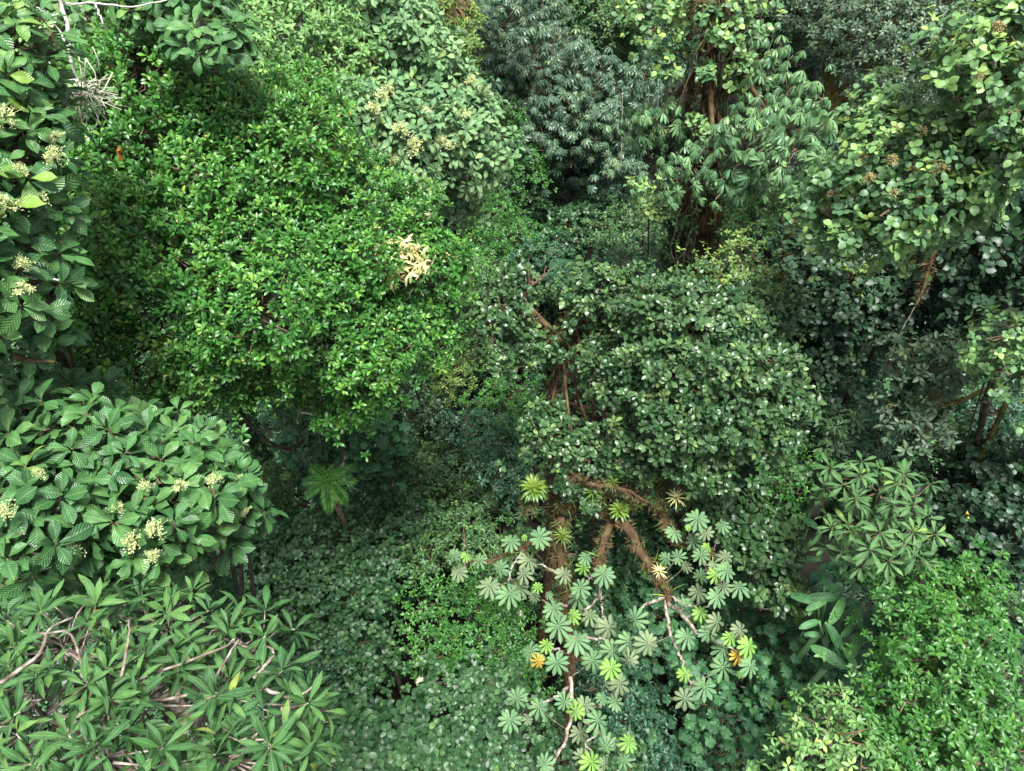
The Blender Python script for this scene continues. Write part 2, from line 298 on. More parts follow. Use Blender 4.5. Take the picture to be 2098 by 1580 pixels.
def scatter(rng, lobes, sp, dens=1., zmin=-.5, inner=.12, rough=.1):
    name, L, nl, t0, t1, mat, wd, td, tr, wu, wn = SP[sp] if isinstance(sp, str) else sp
    CP, CA, TC, CT = [], [], [], []
    for li, (c, q) in enumerate(lobes):
        p = 1.6; a, b, cc = q; area = 4 * math.pi * (((a * b) ** p + (a * cc) ** p + (b * cc) ** p) / 3) ** (1 / p)
        nt = max(4, int(area * td * (.55 + .45 * dens))); m = max(1, int(round(area * wd * dens / nt)))
        i = np.arange(nt) + .5; z = 1 - 2 * i / nt; ph = i * 2.39996 + rng.uniform(0, 6); s = np.sqrt(1 - z * z)
        d = np.stack([s * np.cos(ph), s * np.sin(ph), z], -1) + rng.normal(0, .16, (nt, 3)); d = nrm(d); d = d[d[:, 2] > zmin]
        tp = c + d * q * (1 - np.abs(rng.normal(0, rough, (len(d), 1))) + .04); tn = nrm(d / q)
        keep = np.ones(len(d), bool)
        for lj, (c2, q2) in enumerate(lobes):
            if lj != li: keep &= np.linalg.norm((tp - c2) / q2, axis=1) > .72
        tp, tn = tp[keep], tn[keep]
        if not len(tp): continue
        TC.append((c, tp))
        P = np.repeat(tp, m, 0); Nn = np.repeat(tn, m, 0); off = rng.normal(0, 1, P.shape) * tr
        if m > 1:
            on = (off * Nn).sum(1, keepdims=True) * Nn; off = (off - on) + on * .45
            P = P + off - Nn * (np.linalg.norm(off, axis=1, keepdims=True) ** 2) / tr * .25
        A = nrm(Nn * wn + np.array([0, 0, wu]) + (off / tr * .28 if m > 1 else 0) + rng.normal(0, .18, P.shape))
        CP.append(P); CA.append(A); CT.append(np.repeat(rng.uniform(0, 1, len(tp)), m))
        ni = int(len(P) * inner)
        if ni:
            di = nrm(rng.normal(0, 1, (ni, 3))); P = c + di * q * rng.uniform(.35, .8, (ni, 1)); CP.append(P); CA.append(nrm(di * .3 + np.array([0, 0, 1]) + rng.normal(0, .3, P.shape))); CT.append(rng.uniform(0, .5, ni))
    return np.concatenate(CP), np.concatenate(CA), TC, np.concatenate(CT)
def whorls(mb, rng, P, A, CT, sp, scale=1., young=.06):
    name, L, nl, t0, t1 = (SP[sp] if isinstance(sp, str) else sp)[:5]
    n = len(P); k = nl
    A2 = np.repeat(A, k, 0); P2 = np.repeat(P, k, 0); T1 = nrm(np.cross(A2, np.array([.3, .5, .81]))); T2 = np.cross(A2, T1)
    ph = (np.tile(np.arange(k), n) * 2.39996 + np.repeat(rng.uniform(0, 6.28, n), k) + rng.normal(0, .25, n * k))
    fr = np.tile(np.arange(k) / max(k - 1, 1), n)
    t = np.radians(t0 + (t1 - t0) * fr + rng.normal(0, 9, n * k))
    D = np.cos(t)[:, None] * A2 + np.sin(t)[:, None] * (np.cos(ph)[:, None] * T1 + np.sin(ph)[:, None] * T2)
    if nl <= 2: UP = D; D = nrm(np.cos(ph)[:, None] * T1 + np.sin(ph)[:, None] * T2 - .15 * A2); UP = nrm(A2 + .35 * rng.normal(0, 1, A2.shape) * .6)
    else: UP = A2 + rng.normal(0, .22, A2.shape)
    Ls = L * scale * rng.uniform(.74, 1.12, n * k) * np.repeat(rng.uniform(.85, 1.15, n), k) * (.75 + .25 * np.sin(fr * 2.6 + .4))
    P2 = P2 + D * L * .08 - A2 * (fr * L * .22)[:, None]
    tint = np.repeat(CT * .45 + rng.uniform(0, .3, n), k) + rng.uniform(0, .28, n * k) - .08
    yg = np.repeat(rng.uniform(0, 1, n) < young, k) & (fr < .5); tint = np.where(yg, rng.uniform(.82, 1., n * k), np.clip(tint, 0, .86))
    pick = rng.integers(0, 3, n * k)
    for v in range(3):
        s = pick == v; put(mb, T[name, v], P2[s], D[s], UP[s], Ls[s], tint[s])
def tag(o, label=None, cat=None, group=None, kind=None):
    for k, v in (('label', label), ('category', cat), ('group', group), ('kind', kind)):
        if v: o[k] = v
    return o
def empty(name, loc):
    o = bpy.data.objects.new(name, None); COL.objects.link(o); o.location = [float(v) for v in loc]; o.empty_display_size = .3; return o
SEED = [100]
def trunk_of(mb, rng, base, lobes, r, lean=None, ctrl=None):
    C = np.mean([c for c, q in lobes], 0); top = C - np.array([0, 0, .25 * np.mean([q[2] for c, q in lobes])])
    pts = curve(ctrl if ctrl is not None else [base - np.array([0, 0, .3]), base * .55 + top * .45 + np.append(rng.normal(0, .25, 2), 0), top], 14)
    tube(mb, pts, np.linspace(r, r * .45, len(pts)), 9)
    for c, q in lobes:
        k = int(len(pts) * rng.uniform(.6, .95)); s = pts[k]
        mid = (s + c) / 2 + np.array([0, 0, -.12 * np.linalg.norm(c - s)]) + rng.normal(0, .08, 3)
        l = curve([s, mid, c], 8); tube(mb, l, np.linspace(r * .3, r * .12, len(l)), 6)
    return pts
def twigs_of(mb, rng, TC, r):
    for c, tp in TC:
        for p in tp:
            s = c + (p - c) * rng.uniform(.0, .25); m = (s + p) / 2 + rng.normal(0, .05, 3) - np.array([0, 0, .06])
            tube(mb, np.array([s, m, p]), np.array([r, r * .75, r * .45]), 4)
def tree(name, label, cat, lobes, sp, trunk=.14, twig=.012, group=None, dens=1., scale=1., young=.06, bark='bark', twigm='dtwig', base=None, ctrl=None, zmin=-.5, inner=.12, rough=.1, foliage='crown', shift=(0, 0), lean=5., clothe=1., bumps=5, shrink=1.):
    SEED[0] += 1; rng = np.random.default_rng(SEED[0])
    lobes = [lobe(*l) if not isinstance(l[0], np.ndarray) else l for l in lobes]
    C = np.mean([c for c, q in lobes], 0); lobes = [(c, q * shrink) for c, q in lobes]; big = lobes
    for c, q in big if bumps else ():                # smaller clumps standing out of each lobe
        for _ in range(bumps):
            d = nrm(rng.normal(0, 1, 3) + [0, -.5, .45]); lobes = lobes + [(c + d * q * rng.uniform(.62, .95) / shrink, q * rng.uniform(.28, .5))]
    if base is None:                                 # trees lean out towards the gap: the foot stands uphill of the crown
        r = C - EYE; t = (C[2] - 2) / -r[2]; off = r[:2] * t * .55; off = off * min(1, lean / max(np.linalg.norm(off), 1e-6))
        base = np.array([C[0] + off[0] + shift[0], C[1] + off[1] + shift[1], 0.])
    base = np.array([base[0], base[1], float(gz(base[0], base[1]))])
    root = tag(empty(name, base), label, cat, group)
    P, A, TC, CT = scatter(rng, lobes, sp, dens, zmin, inner, rough)
    f = MB(); whorls(f, rng, P, A, CT, sp, scale, young); f.obj(foliage, M[(SP[sp] if isinstance(sp, str) else sp)[5]], root)
    t = MB(); pts = trunk_of(t, rng, base, big, trunk, ctrl=ctrl); t.obj('trunk' if cat == 'tree' else 'stem', M[bark], root)
    if clothe > 1 or (clothe and ctrl is None):                      # climbing leaves clothing the trunk
        nk = int(60 * clothe * np.linalg.norm(pts[-1] - pts[0])); kk = rng.uniform(0, len(pts) * .8, nk); ii = kk.astype(int); Pk = pts[ii] + (pts[np.minimum(ii + 1, len(pts) - 1)] - pts[ii]) * (kk - ii)[:, None]
        dk = nrm(rng.normal(0, 1, (nk, 3)) * [1, 1, .3]); Pk = Pk + dk * (trunk + rng.uniform(0, .25, (nk, 1)))
        v = MB(); whorls(v, rng, Pk, nrm(dk + [0, 0, .8]), rng.uniform(0, 1, nk), 'under', 1., .02); v.obj('trunk_foliage', M['under'], root)
    g = MB(); twigs_of(g, rng, TC, twig); tag(g.obj('twigs', M[twigm], root), kind='stuff')
    return root, lobes, rng, (P, A), pts
def shrub(label, lobes, sp, **k):
    k.setdefault('trunk', .05); k.setdefault('twig', .009); k.setdefault('zmin', -.3); k.setdefault('shrink', .86); k.setdefault('bumps', 6); k.setdefault('group', 'understorey shrubs'); name = k.pop('name', 'shrub')
    return tree(name, label, k.pop('cat', 'shrub'), lobes, sp, **k)
def child(root, name, me, mat, p, rz=0., sc=1., rot=None):
    o = link(name, me, mat, root); o.location = np.asarray(p) - np.array(root.location); o.scale = (sc,) * 3; o.rotation_euler = rot if rot is not None else (0, 0, rz); return o

# flower heads: branched sprays of tiny petals, three shapes shared by every tree
def spray_mesh(name, seed, n=55, petals=5, size=.021, spread=1.):
    rg = np.random.default_rng(seed); mb = MB(); P, D = [], []
    for i in range(n):
        z = rg.uniform(.15, 1); a = rg.uniform(0, 6.28); r = (1.05 - z * .75) * rg.uniform(.3, 1) * spread
        tip = np.array([math.cos(a) * r, math.sin(a) * r, z * .8 - .25 * r]); s = np.array([0, 0, max(0, z * .6 - .2)])
        tube(mb, np.array([s, (s + tip) / 2 + [0, 0, .05], tip]) * .13, .0022, 3, .2)
        for j in range(petals): P.append(tip * .13 + rg.normal(0, .009, 3)); D.append(rg.normal(0, 1, 3) + [0, 0, .3])
    P, D = np.array(P), np.array(D)
    put(mb, T['tiny', 1], P, D, rg.normal(0, 1, P.shape) + [0, 0, 1.2], rg.uniform(.7, 1.3, len(P)) * size, rg.uniform(0, 1, len(P)))
    return mb.mesh(name)
SPRAY = [spray_mesh('flower_cluster', s) for s in (1, 2, 3)]; TAN = [spray_mesh('seed_cluster', s, 40, 4, .02) for s in (4, 5)]
def flowers(root, lobes, pts, sc, name='flower_cluster', meshes=SPRAY, mat='flower', out=.02):
    for i, (px, py) in enumerate(pts):
        p = surf(lobes, px, py); p = p - ray(px, py) * out; q = p + np.array([0, 0, 0])
        child(root, name, meshes[i % len(meshes)], M[mat], q, sc=sc * (.75 + .5 * ((i * 37) % 11) / 10), rot=(.5 * math.sin(i * 1.7) - .3, .5 * math.cos(i * 2.3), i * 1.3))
def tufts(root, pts, rad, n, name='moss', mat='moss', L=.12, seed=1, kind='thread', hang=.3):
    """moss and root hairs standing off a stem"""
    rg = np.random.default_rng(seed); pts = np.asarray(pts); rad = np.broadcast_to(rad, (len(pts),))
    k = rg.uniform(0, len(pts) - 1.001, n); i = k.astype(int); f = (k - i)[:, None]; p = pts[i] * (1 - f) + pts[i + 1] * f; tg = nrm(pts[i + 1] - pts[i])
    d = rg.normal(0, 1, (n, 3)); d = nrm(d - (d * tg).sum(1, keepdims=True) * tg); clump = (np.sin(k * 2.3 + seed) * .5 + .5)
    P = p + d * rad[i][:, None] * .92; mb = MB(); D = d + rg.normal(0, .5, (n, 3)) - [0, 0, hang]
    Ls = L * rg.uniform(.4, 1.3, n) * (.5 + clump); t = np.clip(rg.uniform(0, .7, n) + (clump - .5) * .3, 0, 1); pk = rg.integers(0, 3, n)
    for v in range(3):
        s = pk == v; put(mb, T[kind, v], P[s], D[s], d[s] + [0, 0, .5], Ls[s], t[s])
    return tag(mb.obj(name, M[mat], root), kind='stuff')

# ------------------------------------------------------------------ the ground and what covers it
HOLES = []                                           # undergrowth left out here so the deep shaded gaps come out black
for px, py, d, r in ((815, 1400, 19, 1.4), (855, 1185, 19, 1.3), (850, 800, 20, 1.8), (1250, 380, 28, 2.6), (1830, 830, 20, 2.2), (1960, 920, 20, 2.2), (1700, 1000, 19, 1.5), (1120, 1250, 19, 1)):
    q = at(px, py, d); HOLES.append((q[0], q[1], r))
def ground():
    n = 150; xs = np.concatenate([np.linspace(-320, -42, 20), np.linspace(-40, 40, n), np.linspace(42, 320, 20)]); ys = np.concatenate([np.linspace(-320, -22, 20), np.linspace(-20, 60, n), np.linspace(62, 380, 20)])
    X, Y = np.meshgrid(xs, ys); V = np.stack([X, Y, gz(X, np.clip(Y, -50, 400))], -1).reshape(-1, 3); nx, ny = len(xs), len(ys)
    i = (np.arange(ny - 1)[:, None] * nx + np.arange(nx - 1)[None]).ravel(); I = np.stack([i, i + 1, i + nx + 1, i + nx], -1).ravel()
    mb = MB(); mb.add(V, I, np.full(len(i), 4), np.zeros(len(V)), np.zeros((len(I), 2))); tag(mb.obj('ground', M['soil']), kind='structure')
    rg = np.random.default_rng(5); c = MB()
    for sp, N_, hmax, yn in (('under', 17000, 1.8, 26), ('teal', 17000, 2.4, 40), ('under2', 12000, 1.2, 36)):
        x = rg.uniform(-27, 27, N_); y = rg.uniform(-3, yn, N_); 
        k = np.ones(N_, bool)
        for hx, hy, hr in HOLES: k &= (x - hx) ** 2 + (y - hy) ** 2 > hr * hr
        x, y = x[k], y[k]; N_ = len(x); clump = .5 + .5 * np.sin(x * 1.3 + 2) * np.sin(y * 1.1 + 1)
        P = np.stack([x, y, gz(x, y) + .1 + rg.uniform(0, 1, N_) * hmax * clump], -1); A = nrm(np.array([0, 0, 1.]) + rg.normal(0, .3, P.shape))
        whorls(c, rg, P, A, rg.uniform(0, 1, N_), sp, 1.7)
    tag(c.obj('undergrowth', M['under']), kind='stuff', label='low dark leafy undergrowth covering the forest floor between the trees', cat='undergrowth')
ground()

# ------------------------------------------------------------------ the large near crowns on the left
fig, figL, frng, (fP, fA), _ = tree('glossy_tree', 'huge dome of small glossy bright green leaves filling the left of the view', 'tree',
    [(300, 290, 9.4, 190, 150), (520, 330, 9.2, 210, 170), (700, 470, 9.2, 185, 150), (850, 555, 9.2, 110, 90), (480, 560, 8.95, 260, 200), (250, 490, 8.9, 160, 190),
     (340, 690, 8.7, 200, 120), (620, 680, 8.8, 210, 130), (700, 795, 9.3, 100, 80), (790, 650, 9.2, 110, 105), (185, 300, 9.5, 95, 140), (430, 790, 9.0, 110, 60)], 'glossy', trunk=.13, dens=1.2, rough=.08, bumps=9, young=.05, shrink=.95)
mb = MB(); k = frng.permutation(len(fP))[:800]
for v in range(3): put(mb, T['tiny', v], fP[k] + fA[k] * .03 + frng.normal(0, .012, (len(k), 3)), frng.normal(0, 1, (len(k), 3)), fA[k] + frng.normal(0, .5, (len(k), 3)), frng.uniform(.022, .038, len(k)), frng.uniform(0, 1, len(k)))
mb.obj('buds', M['berry'], fig)

bigA, LA, _, _, _ = tree('large_leaved_tree', 'tree of big quilted leaves with cream flower heads running up the left edge', 'tree',
    [(25, 110, 6.7, 70, 70), (40, 330, 6.3, 65, 90), (15, 220, 6.6, 60, 70), (30, 570, 6.1, 75, 90), (25, 450, 6.3, 80, 70), (50, 690, 6.5, 65, 50), (-60, 400, 6.2, 80, 300)], 'big', trunk=.12, shift=(-3.5, 0), young=.04, group='flowering large-leaved trees')
flowers(bigA, LA, [(40, 350), (82, 408), (18, 240), (48, 538), (52, 600), (8, 425), (118, 285), (110, 320)], .7, out=.14)
bigB, LB, _, _, _ = tree('large_leaved_tree', 'tree of big quilted leaves with many cream flower heads, directly below the glossy dome', 'tree',
    [(110, 880, 6.3, 150, 75), (60, 1040, 5.9, 120, 100), (260, 960, 6.1, 135, 80), (395, 1000, 6.1, 105, 75), (250, 1085, 5.9, 140, 55), (435, 1050, 6.3, 75, 60), (60, 1150, 6.8, 130, 55), (200, 1190, 7.3, 140, 45), (350, 1130, 6.4, 65, 40), (340, 890, 7, 90, 55), (480, 1000, 6.4, 50, 40), (495, 1050, 6.5, 35, 30), (60, 800, 7.2, 90, 45), (180, 830, 7.4, 90, 40), (400, 930, 6.9, 60, 40)], 'big', trunk=.15, dens=1.15, shrink=.78, bumps=8, young=.03, group='flowering large-leaved trees')
flowers(bigB, LB, [(78, 972), (308, 1028), (322, 1082), (298, 993), (372, 1000), (492, 990), (505, 1052), (150, 1128), (275, 1108), (368, 1115), (388, 1152), (455, 1080), (312, 1142), (8, 1050), (238, 1042), (440, 985)], .6, out=.17)
bigC, LC, _, _, _ = tree('large_leaved_tree', 'pale whorls of big oval leaves rising behind the top of the glossy dome', 'tree',
    [(425, 70, 8.2, 65, 70), (330, 15, 8.6, 80, 40), (300, 70, 9.4, 60, 40)], 'big', trunk=.12, young=.05, group='flowering large-leaved trees')
tree('small_leaved_tree', 'sparse tree of small rounded leaves at the top left corner behind the grey dead branch', 'tree', [(210, 40, 10.3, 100, 55), (90, 40, 10, 70, 70), (60, 200, 10, 70, 120), (230, 110, 10.4, 70, 40)], 'round', dens=.7, scale=1., bark='mossbark')

lan, LL, lrng, (lP, lA), lpts = tree('lance_leaved_tree', 'open tree of long lance-shaped leaves on bare pale twigs in the lower left corner', 'tree',
    [(130, 1330, 5.3, 140, 90), (330, 1290, 5.3, 150, 70), (520, 1330, 5.2, 95, 70), (90, 1470, 4.9, 150, 90), (300, 1450, 4.9, 150, 90), (490, 1450, 4.9, 130, 90), (600, 1500, 5.0, 90, 80), (200, 1560, 4.6, 200, 60), (450, 1560, 4.6, 170, 60)], 'lance', trunk=.09, bumps=3, twig=.008, twigm='twig', bark='twig', young=.06, dens=1.1, inner=.05, rough=.14)
for i, cpx in enumerate((((130, 1640), (215, 1420), (290, 1390), (450, 1330), (480, 1310)), ((60, 1600), (180, 1440), (170, 1380), (145, 1300), (75, 1298)), ((400, 1530), (425, 1420), (470, 1340), (490, 1310)), ((110, 1590), (230, 1430), (260, 1330), (265, 1270)),
                         ((230, 1640), (215, 1480), (250, 1470), (330, 1510), (370, 1540)), ((300, 1640), (420, 1540), (450, 1470), (450, 1450)), ((0, 1400), (80, 1340), (100, 1290), (150, 1265)), ((180, 1440), (320, 1435), (420, 1420), (520, 1440)), ((520, 1390), (560, 1340), (540, 1320)), ((540, 1410), (600, 1430), (650, 1400)))):
    l = curve([at(x, y, 4.72 + .05 * math.sin(j + i)) for j, (x, y) in enumerate(cpx)], 16, .0025, lrng); mb = MB(); tube(mb, l, np.linspace(.012, .005, len(l)), 6); mb.obj('branch', M['twig'], lan)

# ------------------------------------------------------------------ upper left and middle
palT, LD, _, _, _ = tree('small_leaved_tree', 'pale tree of fine drooping leaves between the glossy dome and the blue-green flowering tree', 'tree',
    [(570, 70, 11.2, 90, 110), (650, 40, 11.4, 80, 80), (690, 150, 11.3, 65, 80), (590, 190, 10.9, 60, 55), (730, 100, 11.5, 50, 60), (520, 120, 10.8, 50, 70)], 'pale', trunk=.12, dens=1.1, bark='mossbark')
bigE, LE, _, _, _ = tree('large_leaved_tree', 'blue-green oval-leaved tree with pale flower sprays along its right slope, upper middle', 'tree',
    [(790, 50, 12, 110, 80), (720, 0, 12.2, 90, 60), (870, 130, 12, 70, 80), (890, 230, 12, 110, 90), (975, 250, 12.1, 50, 75), (960, 320, 12.1, 70, 70), (790, 250, 11.2, 85, 90), (690, 240, 10.6, 75, 70), (930, 410, 12.6, 50, 40), (800, 360, 11.2, 80, 70), (860, 360, 11.8, 70, 70), (960, 180, 12.2, 45, 40)], 'blue', trunk=.2, dens=1.2, group='flowering large-leaved trees', young=.08)
flowers(bigE, LE, [(795, 185), (765, 225), (868, 232), (965, 165), (1000, 205), (742, 338), (772, 352), (808, 330), (852, 300), (842, 360), (880, 452), (932, 300), (985, 190), (820, 270), (862, 420), (950, 240), (905, 300), (835, 400), (780, 200), (870, 380)], 1.15, out=.12)
mb = MB(); trg = np.random.default_rng(3)
tr_ = tree('epiphyte_covered_tree', 'reddish brown trunk wrapped in yellow-green vines, at the top edge near the middle', 'tree', [(905, 110, 17, 28, 60), (950, 190, 17.4, 30, 60), (885, 20, 17, 30, 40), (955, 60, 17.4, 24, 60), (950, -130, 18, 150, 50)], 'yel', trunk=.2, bark='mossbark', dens=.9, scale=1.3, ctrl=[at(945, 330, 17.6) - [0, 0, 5], at(935, 250, 17.6), at(925, 80, 17.3), at(922, -60, 17.3)])
tufts(tr_[0], tr_[4], .24, 900, L=.25, seed=4, hang=.9)
for i, (lab, lb) in enumerate((('grey-green palmate-leaved tree at the top edge beside the vine-wrapped reddish trunk', [(1010, 60, 21, 70, 70), (1090, 40, 22, 70, 60), (1030, 150, 21, 70, 50)]),
    ('broad grey-green palmate-leaved tree above the dark hollow in the upper middle', [(1120, 130, 20.5, 90, 60), (1200, 170, 20.5, 80, 60), (1080, 200, 20.5, 70, 50), (1160, 220, 20, 90, 50)]),
    ('palmate-leaved tree with tiers of leaf fans directly left of the dark hollow', [(1110, 280, 20, 60, 50), (1190, 270, 19.8, 80, 40), (1130, 320, 20.4, 50, 30)]),
    ('small dark palmate-leaved tree right of the dark hollow, under the moss-hung trunk', [(1270, 350, 19.4, 45, 25), (1240, 250, 20.5, 60, 60), (1290, 200, 21, 60, 60)]),
    ('low palmate-leaved clump just below the dark hollow', [(1180, 400, 23, 60, 25), (1240, 395, 23, 60, 25)]))):
    tree('palmate_leaved_tree', lab, 'tree', lb, 'palm', group='palmate-leaved trees', trunk=.12, dens=1.15, scale=1.25)
tree('small_leaved_tree', 'dark tree of fine leaves in the shade at the top edge, above the dark hollow', 'tree', [(1220, 30, 25, 110, 60), (1130, -20, 26, 90, 40), (1330, 20, 24, 60, 40), (1260, 110, 26, 60, 40)], 'under2', dens=1., scale=1.5, trunk=.15)

# ------------------------------------------------------------------ the moss-hung tree, upper right of the middle
kt = tree('drooping_palmate_tree', 'tree with a brown moss-hung trunk and tiers of drooping leaf fans, upper right', 'tree',
    [(1555, 195, 13.2, 70, 45), (1600, 270, 12.8, 80, 40), (1640, 200, 13.2, 40, 30), (1500, 330, 12.4, 50, 30), (1530, 310, 12.3, 90, 45), (1630, 310, 12.6, 60, 35), (1390, 260, 13, 75, 35), (1345, 240, 13.2, 50, 30), (1420, 345, 12.3, 70, 40), (1480, 370, 12.3, 50, 35), (1570, 130, 13.4, 50, 40), (1310, 265, 13.4, 35, 25), (1590, 350, 12.6, 40, 30)],
    'droop', trunk=.2, bark='mossbark', dens=1.35, ctrl=[at(1435, 640, 15) - [0, 0, 6], at(1435, 560, 14.5), at(1442, 400, 13.6), at(1452, 200, 13), at(1462, -80, 12.6)])
tufts(kt[0], kt[4], .3, 3200, L=.2, seed=7, hang=1.); tufts(kt[0], kt[4], .26, 300, 'strap_leaves', 'gmoss', .35, 8, 'blade', .4)
kg = np.random.default_rng(71); 
for i in range(26):
    p = kt[4][kg.integers(5, len(kt[4]) - 1)] + kg.normal(0, .25, 3) - [0, .2, 0]; mb = MB(); l = curve([p, p + [kg.normal(0, .15), -.1, -.7], p + [kg.normal(0, .3), -.1, -1.2 - kg.uniform(0, .8)]], 8, .03, kg); tube(mb, l, .012, 4); mb.obj('aerial_root', M['twig' if i % 2 else 'dtwig'], kt[0])
shrub('mass of round yellow-green leaves clinging to the upper moss-hung trunk', [(1350, 60, 12.8, 60, 60), (1400, 20, 12.6, 60, 40), (1510, 60, 12.7, 50, 60), (1520, 10, 12.6, 50, 40), (1500, 140, 12.6, 30, 35), (1365, 130, 12.8, 45, 40), (1450, 40, 12.3, 22, 35), (1445, 150, 12.4, 18, 30), (1425, 260, 12.5, 20, 25)], 'round', name='climbing_plant', cat='climber', dens=.42, scale=1.1, young=.3, group='climbers on trunks', base=at(1440, 560, 14.4), trunk=.03)
shrub('sparse sprigs of round lime leaves beside the brown lower moss-hung trunk', [(1310, 385, 12.8, 30, 20), (1350, 430, 12.8, 25, 20), (1330, 410, 13, 30, 25)], 'round', name='climbing_plant', cat='climber', dens=.35, scale=1.1, young=.6, group='climbers on trunks', base=at(1430, 600, 14.4), trunk=.03)
shrub('narrow-leaved bush around the foot of the moss-hung trunk', [(1480, 430, 13.6, 60, 40), (1400, 440, 14, 50, 40), (1560, 420, 13.6, 60, 40), (1450, 500, 14.5, 80, 35)], 'pale', dens=.8, group='bushes by the moss-hung trunk', scale=1.1)

# ------------------------------------------------------------------ upper right
gt = tree('grey_leaved_tree', 'grey-green small-leaved tree with bare leaning limbs showing beneath it, top right', 'tree', [(1700, 30, 17.5, 90, 60), (1800, 60, 17, 110, 70), (1900, 40, 17.5, 100, 70), (1860, 125, 16.6, 90, 45), (1780, 105, 17, 60, 40), (1650, 70, 18, 60, 60), (1940, 120, 17, 60, 50)], 'grey', trunk=.17, bark='olive', dens=1.15, ctrl=[at(1690, 330, 18.5) - [0, 0, 4], at(1695, 220, 18.2), at(1712, 120, 17.6), at(1740, 60, 17.2)], group='trees at the top right')
for i, c in enumerate((((1696, 215), (1690, 130), (1668, 75)), ((1697, 215), (1745, 165), (1800, 130)), ((1700, 220), (1760, 190), (1850, 150)), ((1690, 225), (1760, 215), (1850, 212)))):
    mb = MB(); l = curve([at(x, y, 17.9) for x, y in c], 10, .02, np.random.default_rng(i)); tube(mb, l, np.linspace(.08, .03, len(l)), 6); mb.obj('limb', M['olive'], gt[0])
tree('small_leaved_tree', 'dark small-leaved tree between the moss-hung trunk and the grey-green tree', 'tree', [(1590, 50, 19, 50, 70), (1640, 140, 19.5, 60, 50), (1700, 270, 18.5, 70, 30), (1560, -10, 18, 60, 50)], 'dark', dens=1.1, scale=1.3, group='trees at the top right')
tree('shade_coloured_tree', 'deep shaded foliage under the grey-green tree at the right', 'tree', [(1800, 220, 20, 110, 30), (1900, 230, 20, 70, 30), (1660, 330, 16, 60, 40), (1630, 400, 15.5, 40, 40), (1690, 370, 15, 40, 40)], 'dark', dens=1., scale=1.1, group='trees at the top right')  # its darkness is shade painted into the leaves
rt, LR, _, _, _ = tree('round_leaved_tree', 'pale crown of round yellow-green leaves with tan seed heads, right of the drooping palmate tree', 'tree',
    [(1800, 260, 9.8, 85, 55), (1850, 320, 9.4, 120, 75), (1750, 400, 9.6, 95, 75), (1880, 410, 9.2, 120, 75), (1960, 380, 9.3, 80, 80), (1830, 480, 9.4, 120, 45), (1690, 445, 9.8, 50, 35), (1770, 480, 9.7, 60, 30)], 'round', trunk=.08, dens=1.1, scale=1.0, bark='olive', young=.12, shrink=.85, clothe=1.6, ctrl=[at(2330, 900, 13) - [0, 0, 4], at(2260, 620, 11), at(2080, 440, 10.2), at(1900, 400, 9.9)], bumps=9, group='round-leaved trees')
flowers(rt, LR, [(1832, 268), (1870, 350), (1825, 332), (1700, 425), (1960, 335), (1905, 345), (1705, 400), (1885, 270), (1780, 370), (1830, 400), (1930, 350), (1990, 340), (1690, 440), (1760, 330)], .75, 'seed_cluster', TAN, 'tanflower')
rt2, LR2, _, _, _ = tree('round_leaved_tree', 'crown of round pale leaves over brown twigs in the top right corner', 'tree',
    [(2040, 110, 8.9, 80, 90), (1985, 200, 9.3, 75, 60), (2075, 280, 8.9, 45, 100), (2085, 20, 9, 50, 50), (1960, 130, 9.5, 50, 40), (2060, 200, 9, 50, 50)], 'round', trunk=.08, dens=1., scale=1.0, bark='mossbark', young=.12, shrink=.88, bumps=8, clothe=1.6, ctrl=[at(2400, 800, 13) - [0, 0, 4], at(2330, 480, 10.5), at(2190, 250, 9.5), at(2060, 190, 9.2)], group='round-leaved trees')
flowers(rt2, LR2, [(1985, 130), (2000, 160), (2040, 60), (2075, 230), (1960, 210)], .7, 'seed_cluster', TAN, 'tanflower')
mossr = np.array([at(1960, 330, 9.7), at(1995, 290, 9.6), at(2020, 265, 9.6), at(2090, 250, 9.7)])
shrub('brown mossy tangle with yellow-green sprigs between the two round-leaved crowns', [(1990, 240, 9.5, 55, 30), (2040, 310, 9.5, 50, 25), (1950, 275, 9.6, 30, 25)], 'yel', name='climbing_plant', cat='climber', dens=.5, group='climbers on trunks', trunk=.03, ctrl=[at(2200, 280, 9.8), at(2100, 280, 9.7), at(1990, 270, 9.6)])
rr = bpy.data.objects['climbing_plant.002'] if 'climbing_plant.002' in bpy.data.objects else None
if rr: tufts(rr, mossr, .12, 1200, L=.16, seed=12, hang=.6)
tree('round_leaved_tree', 'small sprays of light round leaves at the right edge, above the dark gap', 'tree', [(2060, 690, 11, 50, 45), (2085, 770, 11, 40, 50), (2030, 740, 11.4, 40, 35)], 'round', trunk=.08, dens=.7, scale=.95, group='round-leaved trees', young=.15, shift=(1.5, .5))
tree('round_leaved_tree', 'loose sprays of lighter round leaves over an olive forked branch, in the shade at right', 'tree', [(1870, 730, 12.2, 50, 35), (1920, 770, 12.2, 60, 30), (1880, 880, 12.3, 55, 35), (1960, 720, 12.4, 50, 30)], 'grey', trunk=.045, dens=.5, scale=1.3, bark='olive', group='round-leaved trees', ctrl=[at(2120, 900, 14) - [0, 0, 5], at(2060, 830, 12.6), at(1940, 830, 12.4), at(1900, 800, 12.3)])

